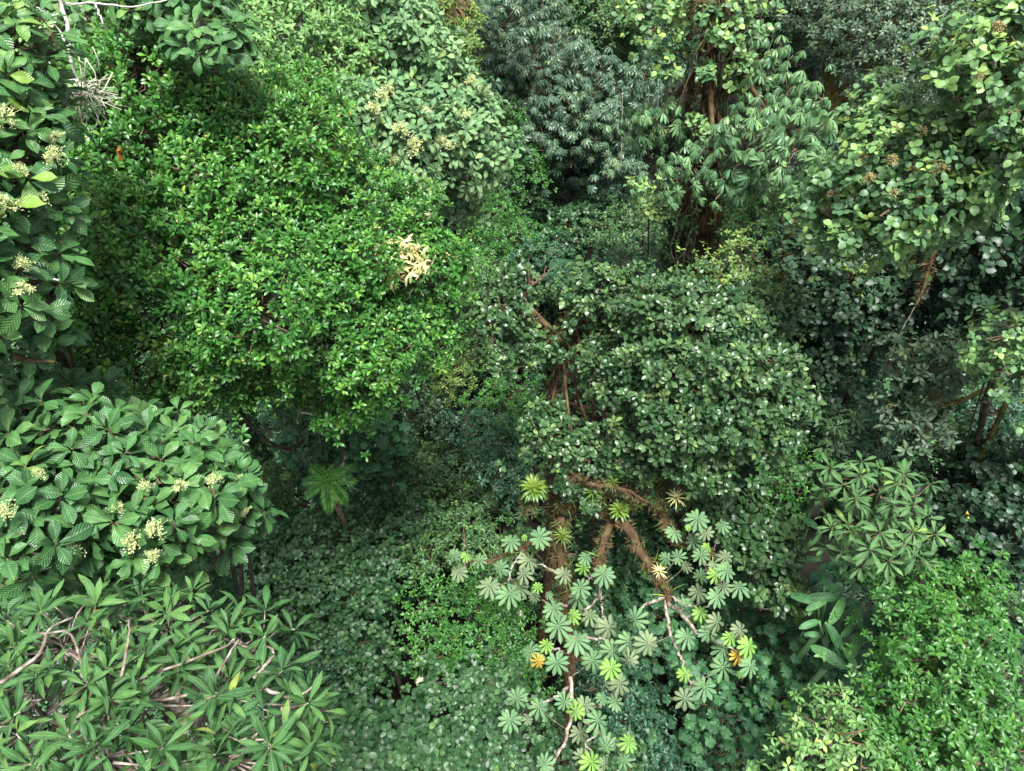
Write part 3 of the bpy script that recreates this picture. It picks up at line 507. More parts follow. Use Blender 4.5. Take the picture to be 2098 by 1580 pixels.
# ------------------------------------------------------------------ the shaded right-hand side
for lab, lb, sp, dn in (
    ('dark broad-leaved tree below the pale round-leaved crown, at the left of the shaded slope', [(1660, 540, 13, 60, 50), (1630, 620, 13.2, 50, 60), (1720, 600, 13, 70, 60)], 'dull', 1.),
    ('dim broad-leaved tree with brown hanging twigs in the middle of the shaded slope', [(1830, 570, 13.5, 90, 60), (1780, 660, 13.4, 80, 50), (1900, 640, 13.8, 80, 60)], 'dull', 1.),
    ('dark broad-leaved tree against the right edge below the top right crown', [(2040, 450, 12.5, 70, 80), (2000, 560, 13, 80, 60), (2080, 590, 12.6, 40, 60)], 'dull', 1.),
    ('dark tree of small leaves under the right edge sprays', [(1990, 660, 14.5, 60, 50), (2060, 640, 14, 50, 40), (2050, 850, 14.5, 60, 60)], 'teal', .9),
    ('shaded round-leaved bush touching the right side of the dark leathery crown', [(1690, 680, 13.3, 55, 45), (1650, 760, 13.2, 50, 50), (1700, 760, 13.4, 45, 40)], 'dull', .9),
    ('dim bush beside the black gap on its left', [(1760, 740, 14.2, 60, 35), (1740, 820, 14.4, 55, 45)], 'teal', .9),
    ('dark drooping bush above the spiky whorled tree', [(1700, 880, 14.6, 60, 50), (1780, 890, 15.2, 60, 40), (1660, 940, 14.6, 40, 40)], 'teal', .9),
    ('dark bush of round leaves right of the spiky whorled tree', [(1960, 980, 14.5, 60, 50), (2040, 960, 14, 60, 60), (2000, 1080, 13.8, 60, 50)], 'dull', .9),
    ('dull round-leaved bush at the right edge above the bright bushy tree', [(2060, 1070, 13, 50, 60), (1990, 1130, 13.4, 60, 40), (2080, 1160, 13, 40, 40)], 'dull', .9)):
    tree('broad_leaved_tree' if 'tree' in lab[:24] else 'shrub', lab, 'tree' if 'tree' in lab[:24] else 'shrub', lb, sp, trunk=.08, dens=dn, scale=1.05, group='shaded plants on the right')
shrub('strappy narrow-leaved clump in the shade just right of the leathery crown', [(1720, 850, 13.6, 35, 30), (1700, 900, 13.8, 30, 25)], 'narrow', dens=.6, scale=.9, group='shaded plants on the right')
shrub('bright small-leaved bush in the shadow at the lower right tip of the leathery crown', [(1625, 960, 13.2, 45, 50), (1600, 1010, 13.4, 35, 35)], 'lime', dens=.9, scale=.95, group='shaded plants on the right')
shrub('light yellow-green sprigs glowing in the shade above right of the leathery crown', [(1740, 550, 12.6, 35, 25)], 'yel', dens=.6, scale=1.2, group='shaded plants on the right')

# ------------------------------------------------------------------ the dark leathery tree in the middle
TR = [at(1090, 1450, 17) - [0, 0, 4], at(1130, 1120, 13.2), at(1135, 960, 12), at(1135, 820, 11.5), at(1150, 690, 11.2), at(1200, 620, 10.9)]
ct = tree('leathery_leaved_tree', 'large dark crown of leathery oval leaves right of the middle, on a moss-brown trunk', 'tree',
    [(1250, 610, 10.8, 110, 60), (1390, 650, 10.4, 120, 70), (1500, 680, 10.3, 120, 75), (1370, 760, 10.2, 110, 80), (1500, 790, 10, 120, 80), (1580, 790, 10.4, 65, 85), (1420, 880, 10.2, 110, 65), (1550, 880, 10.4, 100, 65), (1250, 750, 10.6, 80, 60), (1450, 945, 10.8, 80, 45), (1030, 660, 10.8, 75, 40), (1060, 600, 11, 60, 35), (1020, 735, 10.7, 60, 28), (1100, 720, 10.8, 55, 30), (1120, 870, 11, 50, 45), (1180, 930, 10.8, 70, 40), (1280, 900, 10.8, 60, 45), (1590, 640, 10.8, 60, 40), (1160, 985, 11, 30, 18), (1240, 955, 10.9, 32, 20), (1310, 975, 10.9, 35, 20), (1205, 1030, 11.2, 25, 14)],
    'leather', trunk=.1, bark='mossbark', dens=1.1, ctrl=TR, young=.12, zmin=-.4, shrink=.84, bumps=8)
tufts(ct[0], ct[4][-16:], .13, 1800, L=.1, seed=21, hang=.3); tufts(ct[0], ct[4][-14:], .12, 160, 'strap_leaves', 'gmoss', .26, 22, 'blade', .1)
for i, c in enumerate((((1150, 700), (1100, 650), (1010, 640), (965, 660)), ((1150, 690), (1080, 620), (1085, 580), (1080, 548)), ((1085, 580), (1110, 568), (1120, 545)), ((1085, 585), (1105, 575), (1135, 550)), ((1135, 940), (1200, 990), (1270, 1000), (1330, 1030)), ((1195, 990), (1235, 930), (1238, 880)), ((1236, 890), (1212, 862)), ((1236, 890), (1255, 860)), ((1230, 960), (1290, 935), (1320, 930)), ((1300, 780), (1400, 760), (1500, 700)))):
    mb = MB(); l = curve([at(x, y, 10.75 + .1 * (i == 4)) for x, y in c], 10, .012, np.random.default_rng(i + 40)); r = (.05, .025, .016, .016, .045, .03, .014, .014, .02, .05)[i]; tube(mb, l, np.linspace(r, r * .4, len(l)), 6); mb.obj('limb', M['mossbark' if i in (0, 1, 4, 5, 9) else 'dtwig'], ct[0])
    if i in (0, 4): tufts(ct[0], l, r, 420, L=.09, seed=50 + i)
shrub('airy pale green vine of tiny leaves draped over the upper right of the leathery crown', [(1480, 560, 10.8, 50, 45), (1530, 540, 10.7, 45, 40), (1570, 600, 10.8, 45, 40), (1440, 555, 11, 35, 30), (1510, 510, 11, 40, 25)], 'yel', name='climbing_plant', cat='climber', dens=.95, scale=.85, group='climbers on trunks')
tree('leathery_leaved_tree', 'small tree of dark glossy leaves below the leathery crown, right of the umbrella-leaved tree', 'tree', [(1520, 1070, 13, 60, 60), (1580, 1130, 12.8, 60, 60), (1600, 1210, 12.8, 55, 45), (1460, 1030, 13, 50, 40)], 'leather', trunk=.08, dens=.6, scale=1.5, shrink=.85)

# ------------------------------------------------------------------ the umbrella-leaved tree, lower middle
CB = [at(1175, 1560, 17.5) - [0, 0, 3], at(1165, 1420, 13.2), at(1168, 1330, 12.6), at(1160, 1240, 12.2), at(1163, 1190, 12), at(1148, 1140, 11.8), at(1150, 1060, 11.6)]
cec = tag(empty('umbrella_leaved_tree', [CB[0][0], CB[0][1], float(gz(CB[0][0], CB[0][1]))]), 'tree with round many-fingered umbrella leaves on pale and mossy branches, lower middle', 'tree')
mb = MB(); CB[0][2] = cec.location.z - .2; cpt = curve(CB, 40, .012, np.random.default_rng(9)); tube(mb, cpt, np.linspace(.1, .06, len(cpt)), 8); mb.obj('trunk', M['mossbark'], cec)
tufts(cec, cpt[10:], .09, 1500, L=.1, seed=31); tufts(cec, cpt[14:], .09, 160, 'strap_leaves', 'brom', .2, 32, 'blade', 0)
cx = lambda x, y: (700 + x / 2.997, 1053 + y / 2.997)
CBR = (([(1320, -30), (1450, -60), (1600, -10), (1680, 30)], .05, 1, 11.5), ([(1680, 30), (1630, 110), (1600, 220), (1585, 300), (1590, 430)], .065, 1, 11.4), ([(1588, 420), (1585, 500), (1530, 565), (1480, 600)], .026, 0, 11.3), ([(1590, 500), (1600, 600), (1610, 650)], .018, 0, 11.3), ([(1585, 340), (1530, 390), (1490, 430)], .02, 0, 11.3),
    ([(1680, 30), (1760, 90), (1830, 220), (1895, 320), (1950, 390), (1990, 460), (2010, 540)], .075, 1, 11.3), ([(1985, 515), (1920, 540), (1860, 560), (1815, 612)], .026, 0, 11.2), ([(1990, 530), (2005, 660), (2030, 760), (2068, 845)], .03, 0, 11.2), ([(2005, 540), (2060, 590), (2110, 640), (2200, 740), (2260, 780)], .034, 0, 11.2), ([(2020, 500), (2100, 560), (2180, 560)], .02, 0, 11.2), ([(2110, 640), (2250, 560), (2330, 480)], .018, 0, 11.3),
    ([(1345, 150), (1210, 160), (1100, 210), (1000, 255), (890, 292), (780, 290)], .034, 1, 11.5), ([(1140, 185), (1090, 260), (1050, 320), (1035, 365), (1020, 420)], .022, 0, 11.4), ([(1385, 400), (1310, 355), (1220, 310)], .024, 0, 11.4), ([(1385, 560), (1300, 560), (1230, 530)], .02, 0, 11.5),
    ([(1395, 1060), (1340, 1110), (1240, 1155), (1140, 1190)], .026, 0, 11.6), ([(1405, 1000), (1410, 1080), (1420, 1200), (1400, 1290), (1360, 1410), (1285, 1550), (1240, 1640)], .034, 0, 11.4), ([(1420, 1190), (1500, 1280), (1590, 1345), (1720, 1430)], .024, 0, 11.3), ([(1420, 1190), (1530, 1190), (1600, 1180)], .018, 0, 11.3), ([(1590, 1345), (1500, 1400), (1530, 1460)], .016, 0, 11.3), ([(1400, 760), (1560, 760), (1700, 800)], .024, 0, 11.5), ([(1400, 860), (1300, 830), (1210, 850)], .02, 0, 11.5), ([(2068, 845), (2110, 960), (2140, 1060)], .02, 0, 11.2),
    ([(2010, 100), (2060, 160), (2180, 210), (2280, 240)], .034, 1, 11.5), ([(2180, 210), (2240, 330), (2300, 420)], .02, 0, 11.4), ([(1900, -90), (1960, 0), (2010, 100)], .06, 1, 11.5), ([(1680, 30), (1780, -60), (1900, -90)], .04, 1, 11.5), ([(2260, 780), (2350, 800), (2450, 860)], .02, 0, 11.2))
BPT = []
for i, (c, r, mossy, d) in enumerate(CBR):
    l = curve([at(*cx(*p), d + .1 * math.sin(i * 2 + j)) if 0 < j else at(*cx(*p), d + .1) for j, p in enumerate(c)], 18, .01, np.random.default_rng(i)); BPT.append(l)
    mb = MB(); tube(mb, l, np.linspace(r, r * .6, len(l)), 7); mb.obj('branch', M['mossbark' if mossy else 'cbark'], cec)
    if mossy: tufts(cec, l, r * .9, int(700 * len(l) / 18 * (1 if r > .04 else .5)), L=.085, seed=60 + i); tufts(cec, l, r, 60, 'strap_leaves', 'brom', .17, 90 + i, 'blade', 0)
BPA = np.concatenate(BPT)
CL = '''1040 175 55 g,1130 150 25 y,1210 155 65 g,690 262 45 g,768 262 40 y,845 288 45 g,715 362 48 p,970 340 58 g,1150 290 58 p,1118 375 60 p,910 445 60 p,1090 460 55 p,1030 500 65 g,1205 455 32 y,1180 515 32 p,1270 500 28 g,1370 375 58 p,1485 340 48 y,1610 375 58 g,1500 270 50 g,1465 460 60 g,1450 520 70 g,1300 585 65 g,1420 630 45 y,1330 695 70 g,1525 630 50 p,1440 780 70 g,1640 700 70 p,1800 660 60 g,1765 790 65 g,1885 805 60 p,1155 850 65 g,1260 810 40 y,1210 915 45 o,1320 920 65 g,1540 905 65 g,1665 850 65 g,1765 910 60 p,1655 950 55 y,1705 1050 70 p,1075 1140 55 g,1210 1195 60 g,1035 1270 58 g,1150 1270 38 p,1370 1165 55 g,1440 1225 60 y,1490 1180 50 p,1600 1135 40 g,1680 1165 50 g,1575 1275 65 g,1465 1350 52 p,1625 1440 58 g,1765 1410 48 y,1730 1520 50 g,1240 1550 55 g,1480 1500 55 p,1535 1530 58 y,1615 1545 50 p,2045 115 55 g,1990 280 45 g,2065 275 50 g,2090 550 50 g,2187 35 60 g,2332 75 50 g,2237 125 55 p,2157 175 50 g,2132 90 22 y,2247 210 35 y,2207 260 55 g,2357 270 45 p,2297 320 50 p,2112 330 40 p,2202 385 50 g,2297 380 50 y,2367 350 50 g,2187 485 55 p,2342 450 50 p,2442 455 55 g,2307 510 60 g,2117 570 50 g,2207 610 55 y,2307 670 60 p,2257 735 60 g,2447 720 55 p,2122 760 60 g,2387 765 50 y,2502 815 60 y,2337 840 65 g,2437 880 50 o,2342 950 75 g,2512 940 55 g,2107 990 50 y,2227 1070 65 g,2107 1140 60 p'''
CM = []
for j, t in enumerate(CEC):
    mb = MB(); put(mb, t, np.zeros((1, 3)), np.array([[0, 1., 0]]), np.array([[0, 0, 1.]]), np.array([1.]), np.array([0.])); me = mb.mesh('leaf'); CM.append({})
    a = me.attributes['tint']; nv = len(me.vertices); a.data.foreach_set('value', np.linspace(.1, .8, nv).astype(np.float32))
    for m, key in (('cec', 'g'), ('cecy', 'y'), ('cecp', 'p'), ('ceco', 'o')): q = me.copy(); q.materials.append(M[m]); CM[j][key] = q
crg = np.random.default_rng(77); PET = MB()
for i, s in enumerate(CL.split(',')):
    x, y, r, k = s.split(); px, py = cx(float(x), float(y)); d = 11.0 + .35 * crg.uniform(-1, 1) - (.15 if k == 'y' else 0) + (.25 if k == 'p' else 0)
    p = at(px, py - 3, d); rad = float(r) / 2.997 * d / FPX * 1.28 * crg.uniform(.86, 1.1)
    o = link('leaf', CM[i % 4][k], None, cec); o.location = p - np.array(cec.location)
    yaw = crg.uniform(-.5, .5) + (math.pi if crg.uniform() < .85 else crg.uniform(0, 6)); tl = -R(18) + crg.normal(0, .24)
    o.rotation_mode = 'ZXY'; o.rotation_euler = (0, 0, 0); from mathutils import Matrix
    o.rotation_mode = 'XYZ'; o.rotation_euler = (Matrix.Rotation(-tl, 4, 'X') @ Matrix.Rotation(crg.normal(0, .26), 4, 'Y') @ Matrix.Rotation(yaw, 4, 'Z')).to_euler(); o.scale = (rad * 1.15,) * 3
    q = BPA[np.argmin(np.linalg.norm(BPA - (p - [0, 0, .3]), axis=1))]; tube(PET, curve([q, (q + p) / 2 + [0, 0, -.06], p - [0, 0, .004]], 6), .006, 4)
tag(PET.obj('leaf_stalks', M['twig'], cec), kind='stuff')

# bromeliads and other rosettes sitting on mossy limbs
def rosette(label, px, py, d, r, mat='brom', n=34, seed=0, tmpl='blade', open_=70):
    rg = np.random.default_rng(seed); p = at(px, py, d); mb = MB(); k = np.arange(n); fr = k / n
    ph = k * 2.39996; t = np.radians(12 + open_ * fr + rg.normal(0, 5, n)); D = np.stack([np.sin(t) * np.cos(ph), np.sin(t) * np.sin(ph), np.cos(t)], -1)
    Ls = r * d / FPX * 1.25 * rg.uniform(.8, 1.1, n); tm = leaf_tpl('oblong' if tmpl == 'wide' else 'blade', .1 if tmpl == 'wide' else .07, 5, .5, 1.1)
    put(mb, tm, np.zeros((n, 3)) + D * .02, D, np.tile([0, 0, 1.], (n, 1)) + D * .01 - 0 * D, Ls, np.clip(.75 - .7 * fr + rg.normal(0, .1, n), 0, 1))
    o = mb.obj('bromeliad', M[mat], None, (0, 0, 0)); o.location = p; return tag(o, label, 'bromeliad', 'bromeliads on mossy limbs')
rosette('largest bright bromeliad rosette on the mossy limb above the umbrella leaves', 1093, 1003, 11.2, 26, n=44, seed=1, tmpl='wide')
rosette('bromeliad rosette beside the fork of the orange mossy branch', 1268, 1048, 11.2, 20, n=34, seed=2, tmpl='wide')
rosette('reddish bromeliad under the bare forked twig in the mossy tangle', 1255, 990, 10.9, 20, n=26, seed=3)
rosette('yellowish spiky bromeliad at the right end of the orange mossy limb', 1385, 1022, 11.1, 20, 'gold', 22, 4)
rosette('small spiky bromeliad half-way down the thick left mossy stem', 1152, 1100, 11.4, 20, n=26, seed=5)
rosette('upright bromeliad with long straps left of the bare forked twig', 1215, 1010, 11, 24, n=22, seed=6, open_=50)
rosette('orange-yellow bromeliad on the right mossy branch above its lower fork', 1350, 1172, 11.1, 15, 'gold', 20, 7)
shrub('wiry brown and green epiphyte tangle on the mossy limbs above the umbrella leaves', [(1180, 1000, 11.4, 60, 35), (1260, 1020, 11.3, 60, 35), (1340, 1010, 11.4, 50, 25), (1100, 1040, 11.5, 30, 35), (1220, 960, 11.2, 50, 35)], ('thread', .13, 9, 20, 110, 'gmoss', 60, 6, .15, .7, .6), name='epiphyte_clump', cat='epiphyte', dens=.7, bumps=3, group='climbers on trunks', bark='mossbark', base=at(1150, 1200, 14), trunk=.04)

# ------------------------------------------------------------------ dead wood, vines, odd bright things
def branch_thing(name, label, cat, lines, mat, d, rr):
    root = tag(empty(name, at(*lines[0][0], d)), label, cat)
    for i, c in enumerate(lines):
        mb = MB(); l = curve([at(x, y, d + .06 * math.sin(j * 2 + i)) for j, (x, y) in enumerate(c)], 14, .006, np.random.default_rng(i)); r = rr if i == 0 else rr * .45; tube(mb, l, np.linspace(r, r * .45, len(l)), 6); mb.obj('stem' if i == 0 else 'twig', M[mat], root)
    return root
db = branch_thing('dead_branch', 'bleached dead branch ending in a tangle of lichen twigs at top left', 'branch',
    [[(122, -30), (128, 20), (142, 70), (148, 130), (158, 165), (172, 195)], [(172, 195), (150, 210), (125, 230)], [(170, 190), (210, 200), (250, 200)], [(165, 170), (200, 165), (225, 185)], [(170, 195), (178, 225), (175, 265)], [(160, 165), (130, 160)], [(172, 190), (205, 215), (215, 235)], [(172, 195), (160, 190), (130, 195)], [(130, 5), (200, 8), (270, 14), (350, -2)], [(195, 8), (210, 45), (220, 65)], [(130, 30), (100, 30), (75, 15)], [(148, 110), (120, 60), (112, 32)], [(170, 180), (190, 175), (215, 160)], [(175, 200), (200, 240), (185, 275)]], 'white', 7.6, .02)
rg = np.random.default_rng(14); mb = MB()
for i in range(90):
    a, b = at(172 + rg.normal(0, 22), 195 + rg.normal(0, 15), 7.5), None; b = a + rg.normal(0, .12, 3); tube(mb, np.array([a, (a + b) / 2 + rg.normal(0, .02, 3), b]), .005, 4, rg.uniform())
tag(mb.obj('lichen_twigs', M['lichen'], db), kind='stuff')
branch_thing('bare_twig', 'short bare grey stick poking out of the large leaves at the left edge', 'branch', [[(50, 566), (80, 570), (120, 574)]], 'white', 6.0, .012)
branch_thing('mossy_stub', 'broken stick with a brown mossy base at the left edge above the lower flower heads', 'branch', [[(30, 730), (60, 738), (112, 742)]], 'mossbark', 6.2, .028)
branch_thing('bare_twig', 'pale forked twig lying on the lower part of the glossy dome', 'branch', [[(605, 702), (640, 712), (655, 695), (690, 680)], [(648, 703), (665, 708), (680, 722)], [(648, 700), (635, 690), (618, 690)]], 'white', 8.55, .011)
branch_thing('bare_twig', 'thin bare twigs hanging from the bottom fringe of the glossy dome', 'branch', [[(640, 850), (612, 842), (600, 830)], [(612, 842), (608, 870)]], 'twig', 8.9, .012)
branch_thing('hanging_vine', 'thin grey vine slanting down the shaded slope from a brown mossy stick, right side', 'vine', [[(1905, 540), (1880, 620), (1845, 680), (1800, 780)]], 'twig', 12.4, .011)
b = branch_thing('mossy_stub', 'reddish brown mossy stick hanging above the slanting grey vine', 'branch', [[(1915, 510), (1895, 580), (1876, 628)]], 'mossbark', 12.2, .04); tufts(b, [at(1915, 510, 12.2), at(1895, 580, 12.2), at(1876, 628, 12.2)], .045, 260, L=.07, seed=44)
branch_thing('hanging_vine', 'thin dark vine hanging straight down beside the dark hollow', 'vine', [[(1275, 190), (1274, 280), (1272, 350)]], 'twig', 19, .014)
branch_thing('hanging_vine', 'looping brown vine at the top edge left of the moss-hung trunk', 'vine', [[(1330, -20), (1345, 30), (1340, 60), (1322, 55)], [(1270, -10), (1310, 5), (1345, 15)]], 'dtwig', 15, .016)
branch_thing('bare_twig', 'bare upright twig with a yellow tip left of the umbrella leaves', 'branch', [[(953, 1170), (951, 1110), (950, 1070)]], 'dtwig', 12, .012)
gl = tree('golden_leaved_plant', 'clump of golden yellow narrow leaves growing on the right side of the glossy dome', 'plant', [(790, 520, 8.5, 60, 22), (830, 540, 8.5, 45, 20), (750, 520, 8.5, 35, 16)], 'gold', trunk=.03, dens=1.5, scale=.95, bumps=2, base=at(780, 560, 9.3), ctrl=[at(780, 560, 9.3), at(790, 540, 9.0), at(800, 525, 8.8)])
for nm, lab, px, py, d, mat, L, c in (('dead_leaf', 'rust-red dead leaf caught on the glossy dome at left', 240, 310, 8.6, 'rust', .13, 'leaf'), ('red_bract', 'small bright red flower at the left edge of the pale round-leaved crown', 1632, 455, 9.6, 'red', .06, 'flower'),
    ('yellow_leaf', 'bright yellow leaf hanging at the right edge above the bright bushy tree', 1980, 1058, 12.2, 'yellow', .13, 'leaf'), ('yellow_leaf', 'yellow oval leaf lying in the black gap on the right', 1830, 832, 13.6, 'gold', .2, 'leaf'),
    ('yellow_leaf', 'yellow fallen leaf on the broad lobed leaves under the glossy dome', 816, 905, 15.6, 'yellow', .16, 'leaf'), ('dead_leaf', 'pale curled dead leaf on the glossy shrub left of the umbrella leaves', 1070, 1254, 13, 'lichen', .16, 'leaf'), ('dead_leaf', 'pinkish dead leaf hanging beside the black gap at lower middle', 850, 1396, 13, 'lichen', .18, 'leaf'), ('yellow_leaf', 'yellow leaf stuck in the lance-leaved tree under the flower heads', 180, 1262, 5.1, 'yellow', .13, 'leaf')):
    mb = MB(); g = np.random.default_rng(int(px)); n = 4 if 'dead' in nm or 'red' in nm else 2
    put(mb, T['ell', 1], g.normal(0, .02, (n, 3)), g.normal(0, 1, (n, 3)) * [1, 1, .4], np.tile([0, -.5, 1.], (n, 1)) + g.normal(0, .3, (n, 3)), np.full(n, L) * g.uniform(.8, 1.1, n), g.uniform(0, 1, n)); o = mb.obj(nm, M[mat], None, (0, 0, 0)); o.location = at(px, py, d); tag(o, lab, c)

# ------------------------------------------------------------------ understorey: fern, lobed giants, banana-like plants, palms
def frond(mb, rng, p, d, L, up=(0, 0, 1), bi=True, npin=20, wid=.3, bend=1.0, tk='ell', pw=.5):
    d = nrm(np.array(d, float)); up = np.array(up, float); X = nrm(np.cross(d, up)); Z = np.cross(X, d); s = np.linspace(0, 1, 14)
    sp = np.stack([np.sin(bend * s) / bend, -(1 - np.cos(bend * s)) / bend], -1) * L; pts = p + sp[:, 0:1] * d + sp[:, 1:2] * Z; tube(mb, pts, np.linspace(.012, .003, 14), 4, .3)
    P, D, U, Ls, Tt = [], [], [], [], []
    for i in range(npin):
        f = .1 + .88 * i / npin; q = np.array([np.interp(f, s, pts[:, k]) for k in range(3)]); tg = nrm(d * math.cos(bend * f) - Z * math.sin(bend * f)); nn = np.cross(X, tg)
        pl = wid * L * math.sin(math.pi * min(1, f * .82 + .18)) ** .7
        for sg in (-1, 1):
            pd = nrm(X * sg + tg * .45 - nn * .15 + rng.normal(0, .04, 3))
            if not bi: P.append(q); D.append(pd); U.append(nn); Ls.append(pl); Tt.append(rng.uniform(.2, .8)); continue
            m = max(4, int(pl / .034)); sd = nrm(np.cross(pd, nn))
            for j in range(m):
                for s2 in (-1, 1): P.append(q + pd * pl * (j + .5) / m); D.append(sd * s2 + pd * .5); U.append(nn); Ls.append(.085 * (1 - .7 * j / m) * L / 1.2); Tt.append(rng.uniform(.1, .8))
    put(mb, T[tk, 0], np.array(P), np.array(D), np.array(U), np.array(Ls) * (1 if bi else 1), np.array(Tt))
def frond_plant(name, label, cat, p, n, L, mat, seed, bi, group=None, elev=.5, **k):
    rng = np.random.default_rng(seed); base = np.array([p[0], p[1], float(gz(p[0], p[1]))]); root = tag(empty(name, base), label, cat, group)
    mb = MB(); tube(mb, curve([base - [0, 0, .2], (base + p) / 2 + [.1, 0, 0], p], 8), .06, 7); mb.obj('trunk', M['dtwig'], root)
    for i in range(n):
        a = 6.283 * i / n + rng.normal(0, .2); mb = MB(); frond(mb, rng, p, [math.cos(a), math.sin(a), elev + rng.normal(0, .1)], L * rng.uniform(.85, 1.1), bi=bi, **k); mb.obj('frond', M[mat], root)
frond_plant('tree_fern', 'bright green tree fern with feathery fronds under the flowering large-leaved tree', 'fern', at(672, 985, 13.0), 8, .62, 'fern', 1, False, npin=20, wid=.26, bend=1.1, tk='thread', elev=.35)
frond_plant('palm', 'dark feathery palm beside the banana-like leaves at lower right', 'palm', at(1775, 1235, 13.6), 7, 1.0, 'teal', 2, False, 'small palms', tk='lance', npin=15, wid=.5)
frond_plant('palm', 'small dark palm behind the bare brown twigs above the leathery crown', 'palm', at(1165, 562, 16), 6, .6, 'teal', 3, False, 'small palms', tk='narrow', npin=9, wid=.5)
def banana(label, px, py, d, leaves, seed):
    rng = np.random.default_rng(seed); p = at(px, py, d); base = np.array([p[0], p[1], float(gz(p[0], p[1]))]); root = tag(empty('banana_like_plant', base), label, 'plant', 'banana-like plants'); mb = MB()
    tube(mb, curve([base - [0, 0, .2], p - [0, 0, 1.0]], 6), .05, 7)
    for (x, y, ang, ln) in leaves:                    # tip direction in the picture, degrees anticlockwise from the right
        q = at(x, y, d - .1 + rng.uniform(-.2, .2)); L = ln * d / FPX; a = math.radians(ang); D = nrm(np.array([math.cos(a), math.sin(a), rng.uniform(-.05, .25)])); s = q - D * L * .5
        tube(mb, curve([p - [0, 0, 1.0], (p + s) / 2 - [0, 0, .4], s], 8), np.linspace(.02, .012, 9)[0], 5)
        lf = MB(); put(lf, leaf_tpl('oblong', .15 * rng.uniform(.9, 1.1), 12, .3, rng.uniform(.5, .9)), s[None], D[None], np.array([[0, -.25, 1.]]) + rng.normal(0, .15, (1, 3)), np.array([L]), np.array([rng.uniform(.2, .9)])); lf.obj('leaf', M['helic'], root)
    mb.obj('stems', M['helic'], root)
banana('banana-like plant with broad leaves reaching up and left, beside the lobed leaves at lower right', 1715, 1250, 12.3, [(1690, 1222, 178, 62), (1645, 1225, 155, 52), (1718, 1250, 235, 60), (1705, 1203, 170, 45), (1740, 1185, 120, 45), (1690, 1180, 75, 40), (1660, 1240, 260, 38), (1760, 1260, 265, 45), (1672, 1240, 200, 40)], 1)
banana('banana-like plant with a long leaf slanting down, left of the bright bushy tree', 1735, 1320, 12.1, [(1715, 1310, 290, 66), (1700, 1345, 145, 70), (1740, 1290, 35, 45), (1755, 1320, 240, 55), (1660, 1278, 200, 42), (1670, 1300, 170, 36), (1745, 1350, 300, 45), (1770, 1290, 80, 45)], 2)
banana('half-hidden banana-like leaves in shadow above the banana-like plants', 1665, 1100, 13, [(1660, 1070, 130, 40), (1670, 1105, 225, 40), (1660, 1145, 175, 40), (1640, 1060, 150, 34)], 3)
for lab, lb, dn, sc in (('patch of broad lobed dusky leaves under the bottom edge of the glossy dome', [(690, 885, 14.6, 110, 45), (640, 925, 14.8, 80, 35), (750, 935, 14.8, 60, 35), (760, 885, 15, 60, 35)], 1.3, 1.),
    ('patch of broad lobed leaves behind the fork of the umbrella-leaved tree', [(1320, 1170, 16, 70, 60), (1280, 1240, 16, 60, 50), (1370, 1260, 15.6, 70, 50), (1340, 1340, 15.4, 70, 50)], 1.1, .95),
    ('broad lobed leaves between the umbrella-leaved tree and the banana-like plants', [(1580, 1250, 15, 60, 45), (1620, 1290, 14.6, 60, 55), (1570, 1330, 14.8, 60, 40), (1540, 1230, 15, 50, 40)], 1.15, .95),
    ('light green broad lobed leaves below the banana-like plants', [(1640, 1385, 13.8, 80, 45), (1590, 1410, 14, 60, 40), (1700, 1420, 13.8, 60, 50), (1720, 1380, 14, 40, 35)], 1.15, .85),
    ('broad lobed leaves along the bottom edge right of the umbrella-leaved tree', [(1480, 1470, 14, 60, 45), (1500, 1550, 13.6, 70, 45), (1420, 1420, 14.4, 60, 40), (1590, 1480, 14, 50, 40), (1410, 1540, 14, 60, 40)], 1.05, .85)):
    shrub(lab, lb, 'gunn', name='broad_lobed_plant', cat='plant', dens=dn, scale=sc, group='broad lobed plants', zmin=-.1)
tree('whorled_leaf_tree', 'spiky tree of long narrow leaves in star-like whorls, right of the leathery crown', 'tree', [(1745, 985, 11.2, 50, 45), (1800, 1010, 11, 55, 50), (1860, 1020, 11.1, 50, 50), (1740, 1070, 11.2, 45, 40), (1810, 1100, 10.9, 60, 50), (1860, 1100, 11, 50, 40), (1790, 1150, 11.1, 55, 30), (1850, 1150, 11, 40, 30), (1730, 1110, 11.4, 35, 35)], 'whorl', trunk=.06, bark='dtwig', dens=.62, scale=.95, young=.08, inner=0, bumps=0)
tree('bushy_tree', 'bright green bushy tree of small fresh leaves in the lower right corner', 'tree', [(1900, 1260, 11.3, 80, 80), (1960, 1230, 11.5, 70, 60), (1875, 1350, 11, 65, 80), (1950, 1350, 10.8, 90, 90), (1880, 1440, 10.8, 90, 70), (1980, 1470, 10.8, 80, 70), (1870, 1530, 10.8, 80, 50), (1950, 1560, 10.6, 90, 50), (1850, 1215, 11.6, 35, 40)], 'lime', trunk=.12, dens=1.05, bumps=9)
tree('small_leaved_tree', 'pale green small-leaved tree at the bottom edge, left of the bright bushy tree', 'tree', [(1700, 1510, 9.8, 70, 55), (1640, 1560, 9.6, 60, 40), (1750, 1560, 9.6, 50, 40), (1720, 1450, 10.2, 50, 30)], 'pale', trunk=.07, dens=.8, scale=1., young=.15)
